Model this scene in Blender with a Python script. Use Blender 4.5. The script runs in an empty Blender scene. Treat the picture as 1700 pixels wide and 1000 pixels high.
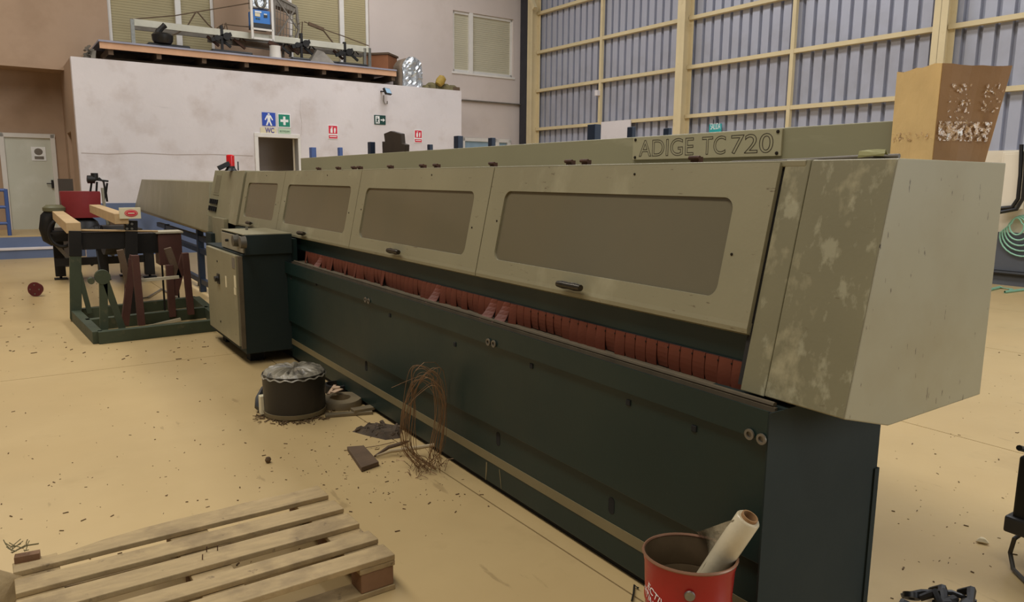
import bpy, math, random
import numpy as np
from mathutils import Vector, Matrix
random.seed(7)
S = bpy.context.scene
COL = S.collection
# ------------------------------------------------------------------ camera
# World: x = across the machine, y = along the machine (away), z = up. The hall is turned by DM against it.
DM = math.radians(1.2297)
F_PX, CAM_H = 1234.43, 1.567
def cam_axes(pitch, roll, yaw):
    cy, sy, cp, sp = math.cos(yaw), math.sin(yaw), math.cos(pitch), math.sin(pitch)
    f = np.array([sy*cp, cy*cp, -sp]); r = np.array([cy, -sy, 0.0]); u = np.cross(r, f)
    return math.cos(roll)*r+math.sin(roll)*u, -math.sin(roll)*r+math.cos(roll)*u, f
CR, CU, CF = cam_axes(math.radians(9.1545), math.radians(0.53987), math.radians(34.87266)-DM)
CP = np.array([0, 0, CAM_H])
cam = bpy.data.objects.new('camera', bpy.data.cameras.new('camera')); COL.objects.link(cam)
cam.matrix_world = Matrix(((CR[0], CU[0], -CF[0], 0), (CR[1], CU[1], -CF[1], 0), (CR[2], CU[2], -CF[2], CAM_H), (0, 0, 0, 1)))
cam.data.sensor_width = 36; cam.data.lens = F_PX/1700*36; cam.data.clip_end = 200; cam.data.clip_start = .05
S.camera = cam
BF = np.array([[math.cos(DM), -math.sin(DM), 0], [math.sin(DM), math.cos(DM), 0], [0, 0, 1]])   # hall frame -> world
# ------------------------------------------------------------------ light
S.view_settings.view_transform = 'Standard'; S.view_settings.look = 'None'; S.view_settings.gamma = 1
S.view_settings.use_curve_mapping = False; S.view_settings.exposure = 0.0
W = bpy.data.worlds.new('hall_daylight'); S.world = W; W.use_nodes = True
bg = W.node_tree.nodes['Background']; bg.inputs[0].default_value = (1.0, .96, .92, 1); bg.inputs[1].default_value = .15
def area(name, loc, aim, sx, sy, power, col):
    l = bpy.data.lights.new(name, 'AREA'); l.shape = 'RECTANGLE'; l.size = sx; l.size_y = sy; l.energy = power; l.color = col
    o = bpy.data.objects.new(name, l); COL.objects.link(o); o.location = loc
    o.rotation_euler = (Vector(aim)-Vector(loc)).to_track_quat('-Z', 'Y').to_euler(); return o
area('skylight_strip_over_aisle', (-1.5, 6, 9), (-1.5, 6, 0), 2.0, 20, 950, (1, .96, .9))
area('skylight_strip_over_machine', (7.5, 7, 9), (7.5, 7, 0), 2.0, 20, 950, (.95, .96, 1))
area('daylight_from_open_gate', (8.0, -6, 3.2), (6.0, 4, 1.2), 6, 4.5, 330, (.84, .92, 1))

# ------------------------------------------------------------------ picking: a pixel and a real plane give a point of the place
def ray(px, py): return CR*(px-850)/F_PX - CU*(py-500)/F_PX + CF
def px_of(p):
    q = np.array(p, float)-CP; d = q@CF; return 850+F_PX*(q@CR)/d, 500-F_PX*(q@CU)/d
def on(ax, val, px, py, hall=False):
    d = ray(px, py); o = CP.copy()
    if hall: d = BF.T@d
    t = (val-o[ax])/d[ax]; return o+t*d
def G(px, py, z=0.0): return on(2, z, px, py)
def MX(px, py, x): return on(0, x, px, py)
def MY(px, py, y): return on(1, y, px, py)
def HX(px, py, x): return on(0, x, px, py, True)
def HY(px, py, y): return on(1, y, px, py, True)
def HZ(px, py, z): return on(2, z, px, py, True)
def toW(p): return BF@np.array(p, float)
# ------------------------------------------------------------------ materials
def lin(c):
    r = []
    for v in c[:3]:
        v = v/255; r.append(v/12.92 if v <= .04045 else ((v+.055)/1.055)**2.4)
    return (*r, 1)
MATS = {}
def mat(name, rgb, rough=.6, metal=0.0, var=.12, scale=3.0, bump=0.0, bscale=None, spots=None, streak=None, spec=.5, alpha=1.0, emit=None, trans=0.0):
    """spots: list of (rgb, low, high, scale, stretch) layers of noise shaped stains, wear, dust and painted tape glints"""
    if name in MATS: return MATS[name]
    m = bpy.data.materials.new(name); m.use_nodes = True; nt = m.node_tree; N = nt.nodes; L = nt.links
    p = N['Principled BSDF']; tc = N.new('ShaderNodeTexCoord'); src = tc.outputs['Object']
    def noise(sc, det=6, stretch=None, rough_=.55):
        n = N.new('ShaderNodeTexNoise'); n.inputs['Scale'].default_value = sc; n.inputs['Detail'].default_value = det; n.inputs['Roughness'].default_value = rough_
        if stretch:
            mp = N.new('ShaderNodeMapping'); mp.inputs['Scale'].default_value = stretch; L.new(src, mp.inputs[0]); L.new(mp.outputs[0], n.inputs['Vector'])
        else: L.new(src, n.inputs['Vector'])
        return n
    c = lin(rgb); n1 = noise(scale, 6, streak); mr = N.new('ShaderNodeMapRange')
    mr.inputs[1].default_value = .3; mr.inputs[2].default_value = .7; mr.inputs[3].default_value = 1-var; mr.inputs[4].default_value = 1+var
    L.new(n1.outputs[0], mr.inputs[0])
    mx = N.new('ShaderNodeMix'); mx.data_type = 'RGBA'; mx.blend_type = 'MULTIPLY'; mx.inputs[0].default_value = 1
    mx.inputs[6].default_value = c; L.new(mr.outputs[0], mx.inputs[7]); out = mx.outputs[2]
    for i, s in enumerate(spots or []):
        rg, lo, hi, sc = s[:4]; st = s[4] if len(s) > 4 else None; amt = s[5] if len(s) > 5 else 1.0
        n = noise(sc, 5, st, .6); r = N.new('ShaderNodeMapRange'); r.inputs[1].default_value = lo; r.inputs[2].default_value = hi; r.inputs[4].default_value = amt
        L.new(n.outputs[0], r.inputs[0]); q = N.new('ShaderNodeMix'); q.data_type = 'RGBA'; L.new(r.outputs[0], q.inputs[0])
        L.new(out, q.inputs[6]); q.inputs[7].default_value = lin(rg); out = q.outputs[2]
    L.new(out, p.inputs['Base Color']); p.inputs['Metallic'].default_value = metal; p.inputs['Specular IOR Level'].default_value = spec
    n2 = noise(scale*2.3, 4); r2 = N.new('ShaderNodeMapRange'); r2.inputs[3].default_value = max(.03, rough-.08); r2.inputs[4].default_value = min(1, rough+.08)
    L.new(n2.outputs[0], r2.inputs[0]); L.new(r2.outputs[0], p.inputs['Roughness'])
    if bump:
        n3 = noise(bscale or scale*6, 5); b = N.new('ShaderNodeBump'); b.inputs['Strength'].default_value = bump; b.inputs['Distance'].default_value = .01
        L.new(n3.outputs[0], b.inputs['Height']); L.new(b.outputs[0], p.inputs['Normal'])
    if emit: p.inputs['Emission Color'].default_value = lin(emit[0]); p.inputs['Emission Strength'].default_value = emit[1]
    if alpha < 1: p.inputs['Alpha'].default_value = alpha
    if trans: p.inputs['Transmission Weight'].default_value = trans
    MATS[name] = m; return m
# ------------------------------------------------------------------ mesh building
OFF = {}
class MB:
    def __init__(s): s.v = []; s.f = []
    def add(s, vs, fs):
        b = len(s.v); s.v += [tuple(map(float, q)) for q in vs]; s.f += [tuple(b+i for i in f) for f in fs]; return s
    def hexa(s, a, b):            # two quads of 4 points, bottom a, top b
        return s.add(list(a)+list(b), [(3, 2, 1, 0), (4, 5, 6, 7), (0, 1, 5, 4), (1, 2, 6, 5), (2, 3, 7, 6), (3, 0, 4, 7)])
    def box(s, a, b, hall=False, M=None):
        x0, y0, z0 = [min(a[i], b[i]) for i in range(3)]; x1, y1, z1 = [max(a[i], b[i]) for i in range(3)]
        P = [(x0, y0, z0), (x1, y0, z0), (x1, y1, z0), (x0, y1, z0), (x0, y0, z1), (x1, y0, z1), (x1, y1, z1), (x0, y1, z1)]
        if hall: P = [toW(p) for p in P]
        if M is not None: P = [tuple(M@Vector(p)) for p in P]
        return s.hexa(P[:4], P[4:])
    def prism(s, poly, vec):      # a planar polygon given thickness
        n = len(poly); vec = np.array(vec, float); P = [np.array(p, float) for p in poly]; Q = [p+vec for p in P]
        return s.add(P+Q, [tuple(range(n-1, -1, -1)), tuple(range(n, 2*n))]+[(i, (i+1) % n, n+(i+1) % n, n+i) for i in range(n)])
    def bar(s, a, b, w, h, up=(0, 0, 1)):  # rectangular bar from a to b
        a = np.array(a, float); b = np.array(b, float); d = (b-a)/np.linalg.norm(b-a); up = np.array(up, float)
        if abs(d@up) > .98: up = np.array([0, 1.0, 0])
        r = np.cross(d, up); r /= np.linalg.norm(r); u = np.cross(r, d)
        q = [(-r*w-u*h)/2, (r*w-u*h)/2, (r*w+u*h)/2, (-r*w+u*h)/2]
        return s.prism([a+k for k in q], b-a)
    def tube(s, path, r, n=8, closed=False, cap=True):
        P = [np.array(p, float) for p in path]; m = len(P); rings = []
        ref = None
        for i in range(m):
            if closed: t = P[(i+1) % m]-P[i-1]
            else: t = P[min(i+1, m-1)]-P[max(i-1, 0)]
            t = t/(np.linalg.norm(t)+1e-12)
            if ref is None: ref = np.cross(t, [0, 0, 1.0] if abs(t[2]) < .9 else [1.0, 0, 0])
            ref = ref-(ref@t)*t; ref /= np.linalg.norm(ref); w = np.cross(t, ref)
            rr = r[i] if hasattr(r, '__len__') else r
            rings.append([P[i]+rr*(math.cos(2*math.pi*k/n)*ref+math.sin(2*math.pi*k/n)*w) for k in range(n)])
        vs = [q for g in rings for q in g]; fs = []
        for i in range(m if closed else m-1):
            j = (i+1) % m
            for k in range(n): fs.append((i*n+k, i*n+(k+1) % n, j*n+(k+1) % n, j*n+k))
        if cap and not closed: fs += [tuple(range(n-1, -1, -1)), tuple((m-1)*n+k for k in range(n))]
        return s.add(vs, fs)
    def lathe(s, prof, c, n=24, axis=(0, 0, 1), closed=False, wob=None):
        ax = Vector(axis).normalized(); Q = Vector((0, 0, 1)).rotation_difference(ax).to_matrix(); c = Vector(c); vs = []; m = len(prof)
        for r, z in prof:
            for k in range(n):
                a = 2*math.pi*k/n; rr = r*(wob(a, z) if wob else 1)
                vs.append(tuple(c+Q@Vector((rr*math.cos(a), rr*math.sin(a), z))))
        fs = [(i*n+k, i*n+(k+1) % n, (i+1)*n+(k+1) % n, (i+1)*n+k) for i in range(m-1) for k in range(n)]
        if closed: fs += [((m-1)*n+k, (m-1)*n+(k+1) % n, (k+1) % n, k) for k in range(n)]
        else:
            if prof[0][0] > 1e-4: fs.append(tuple(range(n-1, -1, -1)))
            if prof[-1][0] > 1e-4: fs.append(tuple((m-1)*n+k for k in range(n)))
        return s.add(vs, fs)
    def cyl(s, a, b, r, n=16):
        a = np.array(a, float); b = np.array(b, float); return s.lathe([(r, 0), (r, float(np.linalg.norm(b-a)))], a, n, tuple(b-a))
    def grid(s, rows):            # rows of points -> open sheet
        m = len(rows[0]); return s.add([p for r in rows for p in r], [(i*m+j, i*m+j+1, (i+1)*m+j+1, (i+1)*m+j) for i in range(len(rows)-1) for j in range(m-1)])
    def build(s, name, material, parent=None, bevel=0.0, smooth=False, label=None, solid=0.0, kind=None, origin=None):
        V = np.array(s.v, float)
        if parent is not None: o0 = OFF[parent]
        elif origin is not None: o0 = np.array(origin, float)
        else: lo, hi = V.min(0), V.max(0); o0 = np.array([(lo[0]+hi[0])/2, (lo[1]+hi[1])/2, lo[2]])
        me = bpy.data.meshes.new(name); me.from_pydata((V-o0).tolist(), [], s.f); me.update()
        import bmesh
        b = bmesh.new(); b.from_mesh(me); bmesh.ops.remove_doubles(b, verts=b.verts, dist=1e-6); bmesh.ops.recalc_face_normals(b, faces=b.faces); b.to_mesh(me); b.free()
        me.materials.append(material); o = bpy.data.objects.new(name, me); COL.objects.link(o)
        if parent is not None: o.parent = parent
        else: o.location = o0
        OFF[o] = o0
        if solid: md = o.modifiers.new('solid', 'SOLIDIFY'); md.thickness = solid; md.offset = 0
        if bevel: md = o.modifiers.new('bevel', 'BEVEL'); md.width = bevel; md.segments = 2; md.limit_method = 'ANGLE'; md.angle_limit = .6; md.harden_normals = False
        if smooth:
            me.polygons.foreach_set('use_smooth', [True]*len(me.polygons)); me.set_sharp_from_angle(angle=.7)
        if label: o['label'] = label
        if kind: o['kind'] = kind
        return o
def thing(name, label, cat, loc, group=None):
    o = bpy.data.objects.new(name, None); COL.objects.link(o); o.empty_display_size = .2
    o.location = tuple(map(float, loc)); OFF[o] = np.array(loc, float); o['label'] = label; o['category'] = cat
    if group: o['group'] = group
    return o
def tag(o, label, cat, group=None):
    o['label'] = label; o['category'] = cat
    if group: o['group'] = group
    return o
def structure(name, loc=(0, 0, 0)):
    o = bpy.data.objects.new(name, None); COL.objects.link(o); o.location = loc; OFF[o] = np.array(loc, float); o['kind'] = 'structure'; return o
def lettering(name, txt, size, origin, right, up, material, parent, outline=0.0, width=None, depth=.0008, bold=0.0, bend=None):
    cu = bpy.data.curves.new('t', 'FONT'); cu.body = txt; cu.size = size; cu.align_x = 'LEFT'; cu.resolution_u = 5
    if outline: cu.fill_mode = 'NONE'; cu.bevel_depth = outline; cu.bevel_resolution = 0
    else: cu.extrude = depth; cu.offset = bold
    to = bpy.data.objects.new('t', cu); COL.objects.link(to); bpy.context.view_layer.update()
    me = bpy.data.meshes.new_from_object(to.evaluated_get(bpy.context.evaluated_depsgraph_get())); bpy.data.objects.remove(to)
    V = np.array([v.co[:] for v in me.vertices]); w = V[:, 0].max()-V[:, 0].min(); k = (width/w) if width else 1.0
    right = np.array(right, float); up = np.array(up, float); right /= np.linalg.norm(right); up /= np.linalg.norm(up); nn = np.cross(right, up); o0 = OFF[parent]
    for v in me.vertices:
        x = (v.co.x-V[:, 0].min())*k; q = bend(x, v.co.y, v.co.z) if bend else np.array(origin, float)+right*x+up*v.co.y+nn*v.co.z
        v.co = Vector(q-o0)
    me.materials.clear(); me.materials.append(material); me.name = name
    o = bpy.data.objects.new(name, me); COL.objects.link(o); o.parent = parent; OFF[o] = o0; return o
def along(p, d, px):              # travel from p along d until the picture column px
    p = np.array(p, float); d = np.array(d, float); lo, hi = -3.0, 3.0
    f = lambda t: px_of(p+t*d)[0]-px
    a, b = 0.0, .01
    for _ in range(30):
        fa, fb = f(a), f(b)
        if abs(fb-fa) < 1e-9: break
        a, b = b, b-fb*(b-a)/(fb-fa)
    return p+b*d
# ------------------------------------------------------------------ palette
HOOD_SPOTS = [((150, 140, 108), .55, .72, 2.2, None, .8), ((172, 164, 136), .62, .8, 5.0, None, .55), ((86, 66, 45), .73, .76, 26, (1, .35, 3), .6)]
M_hood = mat('beige_machine_paint', (143, 135, 106), .42, 0, .07, 1.3, .05, 60, [((170, 162, 132), .56, .70, 3.2, (1, 1, .6), .55), ((92, 74, 52), .665, .69, 34, (1, .35, 2), .7)])
M_dust = mat('beige_paint_with_wiped_dust', (128, 121, 92), .5, 0, .08, 1.5, .05, 60, [((172, 162, 128), .52, .62, 6, (1, 1, .7), .7), ((176, 170, 140), .56, .64, 14, (1, 1, .6), .5), ((95, 75, 50), .70, .73, 30, (1, .3, 3), .6)])
M_end = mat('beige_end_panel_paint', (162, 154, 126), .36, 0, .06, 1.2, .06, 3, [((146, 132, 98), .5, .75, 1.6, None, .6), ((66, 52, 40), .665, .685, 16, (3.5, 1, .8), .75)])
M_green = mat('dark_green_enamel', (15, 38, 34), .45, 0, .12, 1.5, .04, 40, [((30, 42, 34), .55, .85, 2.5, None, .5), ((105, 100, 84), .74, .78, 55, None, .5)])
M_green2 = mat('dark_green_leg_enamel', (14, 30, 26), .7, 0, .1, 1.5, .04, 40, [((26, 34, 28), .55, .8, 3, None, .5)])
M_stripe = mat('khaki_stripe_paint', (122, 110, 78), .5, 0, .08, 3)
M_pane = mat('brown_frosted_plexiglass', (110, 102, 80), .16, 0, .05, .8, 0, None, [((120, 106, 80), .5, .8, 1.5, None, .35)], spec=.6)
M_seam = mat('black_rubber_seal', (30, 26, 20), .8)
M_black = mat('black_plastic', (24, 22, 20), .4, 0, .1, 20)
M_handle = mat('worn_handle_metal', (60, 54, 44), .3, .6, .3, 30)
M_screw = mat('dark_screw', (40, 32, 24), .5, .5)
M_steel = mat('dull_steel', (140, 138, 130), .35, .8, .15, 20)
M_ledge = mat('dusty_brown_ledge', (88, 76, 56), .8, 0, .2, 8)
M_red = mat('red_rubber', (100, 44, 20), .6, 0, .16, 9)
M_rust = mat('rusty_hinge', (74, 44, 26), .7, .2, .3, 30)
M_dark = mat('black_void_paint', (14, 14, 13), .8)
M_card_lit = mat('cardboard', (226, 190, 128), .75, 0, .1, 5, .15, 30, [((160, 118, 66), .56, .72, 6, (1, 1, .15), .5), ((96, 66, 34), .70, .74, 9, None, .8)])  # lightened copy: light on the short side is put into its colour
M_card_shaded = mat('cardboard_shaded_side', (152, 112, 66), .7, 0, .1, 4, .12, 30, [((110, 74, 38), .6, .72, 5, (1, 1, .3), .6), ((80, 50, 26), .72, .75, 11, None, .8)])  # darker copy: shade on the long side is put into its colour
M_tape = mat('crinkled_clear_tape', (196, 158, 112), .12, 0, .2, 30, 1.0, 34, [((240, 232, 220), .56, .6, 42, None, .9)], spec=1.0)  # pale flecks are glints painted into the tape colour
def mask_alpha(m, sc, lo, hi):
    nt = m.node_tree; N = nt.nodes; tc = N.new('ShaderNodeTexCoord'); n = N.new('ShaderNodeTexNoise'); n.inputs['Scale'].default_value = sc; n.inputs['Detail'].default_value = 3
    r = N.new('ShaderNodeMapRange'); r.inputs[1].default_value = lo; r.inputs[2].default_value = hi; nt.links.new(tc.outputs['Object'], n.inputs['Vector']); nt.links.new(n.outputs[0], r.inputs[0]); nt.links.new(r.outputs[0], N['Principled BSDF'].inputs['Alpha'])
mask_alpha(M_tape, 75, .44, .52)
M_tape2 = M_tape.copy(); M_tape2.name = 'sparse_clear_tape'
for n_ in M_tape2.node_tree.nodes:
    if n_.type == 'MAP_RANGE' and abs(n_.inputs[1].default_value-.44) < 1e-4: n_.inputs[1].default_value = .56; n_.inputs[2].default_value = .62
M_floor = mat('beige_floor_paint', (190, 163, 114), .38, 0, .09, .5, .03, 30, [((200, 174, 124), .45, .75, .9, None, .7), ((150, 122, 80), .60, .8, 1.8, (1, 1, 1), .45), ((96, 74, 48), .74, .77, 22, None, .8), ((120, 96, 62), .66, .70, 3.2, (3, .6, 1), .35)])
M_joint = mat('dark_floor_joint', (84, 64, 42), .9)
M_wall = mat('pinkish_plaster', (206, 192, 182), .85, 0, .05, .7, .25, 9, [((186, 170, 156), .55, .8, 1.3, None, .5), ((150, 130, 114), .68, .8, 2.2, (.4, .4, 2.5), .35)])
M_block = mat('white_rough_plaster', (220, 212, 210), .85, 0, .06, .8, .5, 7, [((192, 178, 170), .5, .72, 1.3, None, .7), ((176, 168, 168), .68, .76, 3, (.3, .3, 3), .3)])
M_tan = mat('tan_plaster', (176, 148, 122), .85, 0, .06, .8, .25, 9, [((150, 122, 96), .5, .8, 1.2, None, .6)])  # tan plaster with browner patches
M_dado = mat('blue_dado_paint', (98, 112, 142), .6, 0, .08, 2, .1)
M_cream = mat('cream_steel_paint', (212, 194, 152), .45, 0, .06, 2, 0, None, [((180, 158, 114), .6, .8, 4, None, .5)])
M_clad = mat('galvanised_cladding', (180, 182, 194), .4, .3, .08, .35, .05, 20, [((140, 134, 130), .5, .75, .5, None, .6)])
M_whitew = mat('cream_white_wall', (226, 214, 190), .8, 0, .05, 1, .1)
M_greyd = mat('dark_grey_dado', (84, 86, 90), .7, 0, .1, 2, .1)
M_alu = mat('white_aluminium_frame', (222, 216, 206), .4, 0, .04, 4)
M_shut = mat('beige_roller_shutter', (190, 182, 156), .55, 0, .05, 1.5)
M_shut2 = mat('olive_roller_shutter', (168, 154, 114), .55, 0, .05, 1.5)
M_door = mat('pale_green_door', (205, 205, 188), .35, 0, .05, 1, 0, None, [((226, 226, 214), .5, .7, 1.2, None, .6)])
M_blue = mat('blue_rail_paint', (66, 92, 150), .45, 0, .08, 6)
M_navy = mat('dark_blue_steel', (26, 40, 60), .45, .1, .12, 6)
M_wood = mat('pallet_wood', (164, 140, 98), .75, 0, .14, 4, .35, 40, [((118, 98, 68), .50, .66, 5, (1, 1, 1), .6), ((80, 62, 44), .64, .70, 14, None, .6)], streak=(2, 9, 3))
M_wood2 = mat('fresh_pine', (190, 160, 116), .7, 0, .1, 4, .2, 40)
M_orangew = mat('orange_pine_edge', (208, 162, 126), .7, 0, .1, 3)
M_dwood = mat('old_dark_wood', (96, 76, 56), .8, 0, .15, 8, .3, 40)
M_fgreen = mat('old_green_frame_paint', (58, 66, 46), .6, 0, .15, 5, .1, 30, [((110, 100, 72), .6, .75, 8, None, .5)])
M_mach = mat('oily_black_steel', (28, 25, 22), .5, .3, .2, 6, .1, 30, [((70, 58, 44), .6, .8, 9, None, .5)])
M_rbrown = mat('red_oxide_paint', (78, 44, 34), .6, 0, .15, 6, .1, 30)
M_crim = mat('crimson_housing', (132, 36, 38), .5, 0, .1, 4)
M_bucket = mat('red_bucket_enamel', (160, 28, 24), .3, 0, .1, 4, .05, 30, [((120, 30, 24), .6, .75, 6, None, .5), ((90, 60, 50), .72, .76, 20, None, .6)])
M_bin_in = mat('bucket_inner_metal', (110, 92, 68), .5, .3, .2, 8)
M_film = mat('wrapped_stretch_film', (206, 192, 160), .3, 0, .12, 5, .2, 14, [((168, 146, 108), .55, .75, 6, None, .5)], spec=.8)
M_filmc = mat('loose_clear_film', (150, 138, 112), .15, 0, .2, 12, .8, 22, alpha=.8, spec=1.0)
M_tube = mat('cardboard_core', (150, 112, 72), .8)
M_bag = mat('grey_bin_bag', (142, 134, 116), .35, 0, .3, 9, .8, 16, [((40, 36, 30), .52, .6, 7, None, .7)])
M_bin = mat('black_bin_plastic', (36, 32, 27), .42, 0, .15, 4, .1, 20)
M_wire = mat('brown_steel_wire', (138, 108, 78), .4, .5, .2, 20)
M_gravel = mat('dark_debris', (100, 78, 50), .9, 0, .4, 40)
M_white = mat('white_print', (240, 240, 236), .5)
M_signb = mat('sign_blue', (34, 72, 176), .4)
M_signg = mat('sign_green', (10, 132, 104), .4)
M_signr = mat('sign_red', (214, 44, 66), .4)
M_signdg = mat('sign_dark_green', (20, 66, 58), .4)
M_teal = mat('sign_teal', (40, 160, 160), .4)
M_yell = mat('cream_print', (226, 214, 178), .5)
M_ptxt = mat('purple_ink', (92, 84, 150), .5)
M_redlamp = mat('red_beacon_lens', (220, 20, 26), .2, 0, .05, 5, spec=.8)
M_glass = mat('lamp_glass', (170, 205, 230), .1, 0, .05, 5, spec=.9)
M_bluebox = mat('blue_control_box', (48, 120, 200), .45, 0, .06, 5)
M_grey = mat('dusty_grey_metal', (120, 112, 100), .6, .2, .2, 6, .2)
M_khaki = mat('khaki_rag', (110, 100, 66), .9, 0, .3, 8, .5)
M_foil = mat('silver_wrap', (196, 200, 202), .22, .7, .2, 9, 1.0, 9)
M_hose = mat('pale_green_hose', (140, 190, 160), .4)
M_cablegrey = mat('grey_cable_sheath', (112, 104, 92), .6)

# ================================================================== the hall
def hbox(mb, a, b): return mb.box(a, b, hall=True)
floor = structure('floor')
base = MB(); hbox(base, (-9, -7, -.10), (13.3, 22, -.012)); base.build('floor_bed', M_joint, floor)
xs = [-9, -7.1, -4.1, -1.1, 1.9, 4.9, 7.9, 10.53, 13.3]; ys = [-7, -6.2, .3, 6.83, 13.33, 22]
for i in range(len(xs)-1):
    for j in range(len(ys)-1):
        m = MB(); g = .004; hbox(m, (xs[i]+g, ys[j]+g, -.012), (xs[i+1]-g, ys[j+1]-g, 0)); m.build('floor_slab', M_floor, floor)

YB, YK, XW = 18.5, 16.9, 13.2; YA = 19.5      # back wall, front of the white block, side wall
wb = structure('wall_back')
def holes_wall(name, mt, x0, x1, z0, z1, y0, y1, holes, parent):
    xs_ = sorted({x0, x1, *[h[0] for h in holes], *[h[1] for h in holes]}); m = MB()
    for a, b in zip(xs_[:-1], xs_[1:]):
        mid = (a+b)/2; zs = [z0]
        for h in sorted([h for h in holes if h[0] <= mid <= h[1]], key=lambda h: h[2]): zs += [h[2], h[3]]
        zs.append(z1)
        for k in range(0, len(zs), 2):
            if zs[k+1] > zs[k]+1e-4: hbox(m, (a, y0, zs[k]), (b, y1, zs[k+1]))
    return m.build(name, mt, parent)
def hwin(pxl, pyt, pxr, pyb, Y): a = HY(pxl, pyt, Y); b = HY(pxr, pyb, Y); return a[0], b[0], min(a[2], b[2]), max(a[2], b[2])
c0 = HY(752.5, 118.3, YB); c1 = HY(852.5, 32.5, YB); WC = (c0[0], c1[0], c0[2], c1[2])
WA = (HY(181, 50, YB)[0], HY(357, 50, YB)[0], 4.35, 7.6)
WB = (HY(482, 40, YB)[0], HY(613, 40, YB)[0], 4.35, 7.6)
wl = HY(768, 228, YB); WL = (wl[0], HY(848, 230, YB)[0], 1.5, wl[2])
ledge_z = HY(50, 109, YB)[2]; xl = HY(480, 60, YB)[0]
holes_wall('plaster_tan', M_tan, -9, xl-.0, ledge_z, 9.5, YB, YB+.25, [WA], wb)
holes_wall('plaster_pink', M_wall, xl, XW+.1, HY(800, 169, YB)[2], 9.5, YB, YB+.25, [(max(WB[0], xl+.01), *WB[1:]), WC], wb)
dl = (HY(5, 300, YA)[0], HY(97, 300, YA)[0]); dzt = HY(50, 222, YA)[2]
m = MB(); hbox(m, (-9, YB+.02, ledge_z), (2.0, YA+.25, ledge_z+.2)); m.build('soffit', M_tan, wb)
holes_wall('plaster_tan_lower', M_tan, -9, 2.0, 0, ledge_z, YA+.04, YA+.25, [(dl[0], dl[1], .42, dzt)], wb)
holes_wall('plaster_pink_lower', M_wall, 2.0, XW+.1, 0, HY(800, 169, YB)[2], YB+.04, YB+.25, [WL], wb)
m = MB(); a = HY(767, 166, YB-.03); b = HY(866, 174, YB-.03); m.tube([toW(a), toW(b)], .022, 8); m.build('ledge_pipe', M_grey, wb)
m = MB(); hbox(m, (-9, YB-.03, ledge_z-.04), (2.0, YB+.05, ledge_z+.02)); m.build('ledge', M_tan, wb)

def shutter_window(idx, W4, mull, ms):
    x0, x1, z0, z1 = W4; w = structure('window_%d' % idx, tuple(toW(((x0+x1)/2, YB, z0))))
    f = MB(); t = .07
    for a, b in (((x0, z0), (x1, z0+t)), ((x0, z1-t), (x1, z1)), ((x0, z0), (x0+t, z1)), ((x1-t, z0), (x1, z1))): hbox(f, (a[0], YB+.05, a[1]), (b[0], YB+.12, b[1]))
    f.build('window_frame', M_alu, w, bevel=.006)
    f = MB()
    for mx_ in mull: hbox(f, (mx_-.06, YB+.0, z0), (mx_+.06, YB+.12, z1))
    f.build('mullion', M_alu, w, bevel=.006)
    s = MB(); hbox(s, (x0-.05, YB-.03, z0-.06), (x1+.05, YB+.12, z0)); s.build('window_sill', M_alu, w, bevel=.006)
    edges = [x0+t]+[v for q in mull for v in (q-.05, q+.05)]+[x1-t]
    for k in range(0, len(edges), 2):     # roller shutter: horizontal slats, far too fine to pick apart
        g = MB(); z = z0+t; n = int((z1-z0-2*t)/.055)
        for i in range(n):
            zz = z+i*.055; hbox(g, (edges[k], YB+.085, zz+.004), (edges[k+1], YB+.10, zz+.055))
        hbox(g, (edges[k], YB+.1, z0+t), (edges[k+1], YB+.11, z1-t))
        g.build('shutter', ms, w, kind='stuff')
    return w
shutter_window(1, WA, [HY(297, 40, YB)[0]], M_shut2)
shutter_window(2, WB, [HY(568, 40, YB)[0]], M_shut2)
shutter_window(3, WC, [HY(782.5, 70, YB)[0]], M_shut)
# low window of which only the top shows over the machine
w = structure('window_4', tuple(toW(((WL[0]+WL[1])/2, YB, WL[2])))); f = MB(); x0, x1, z0, z1 = WL
for a, b in (((x0, z0), (x1, z0+.07)), ((x0, z1-.1), (x1, z1)), ((x0, z0), (x0+.08, z1)), ((x1-.12, z0), (x1, z1)), ((x0+1.1, z0), (x0+1.25, z1))): hbox(f, (a[0], YB-.01, a[1]), (b[0], YB+.1, b[1]))
f.build('window_frame', M_alu, w, bevel=.006)
g = MB(); hbox(g, (x0, YB+.05, z0), (x1, YB+.06, z1)); g.build('pane', mat('pale_window_glass', (150, 175, 190), .1), w)
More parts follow.
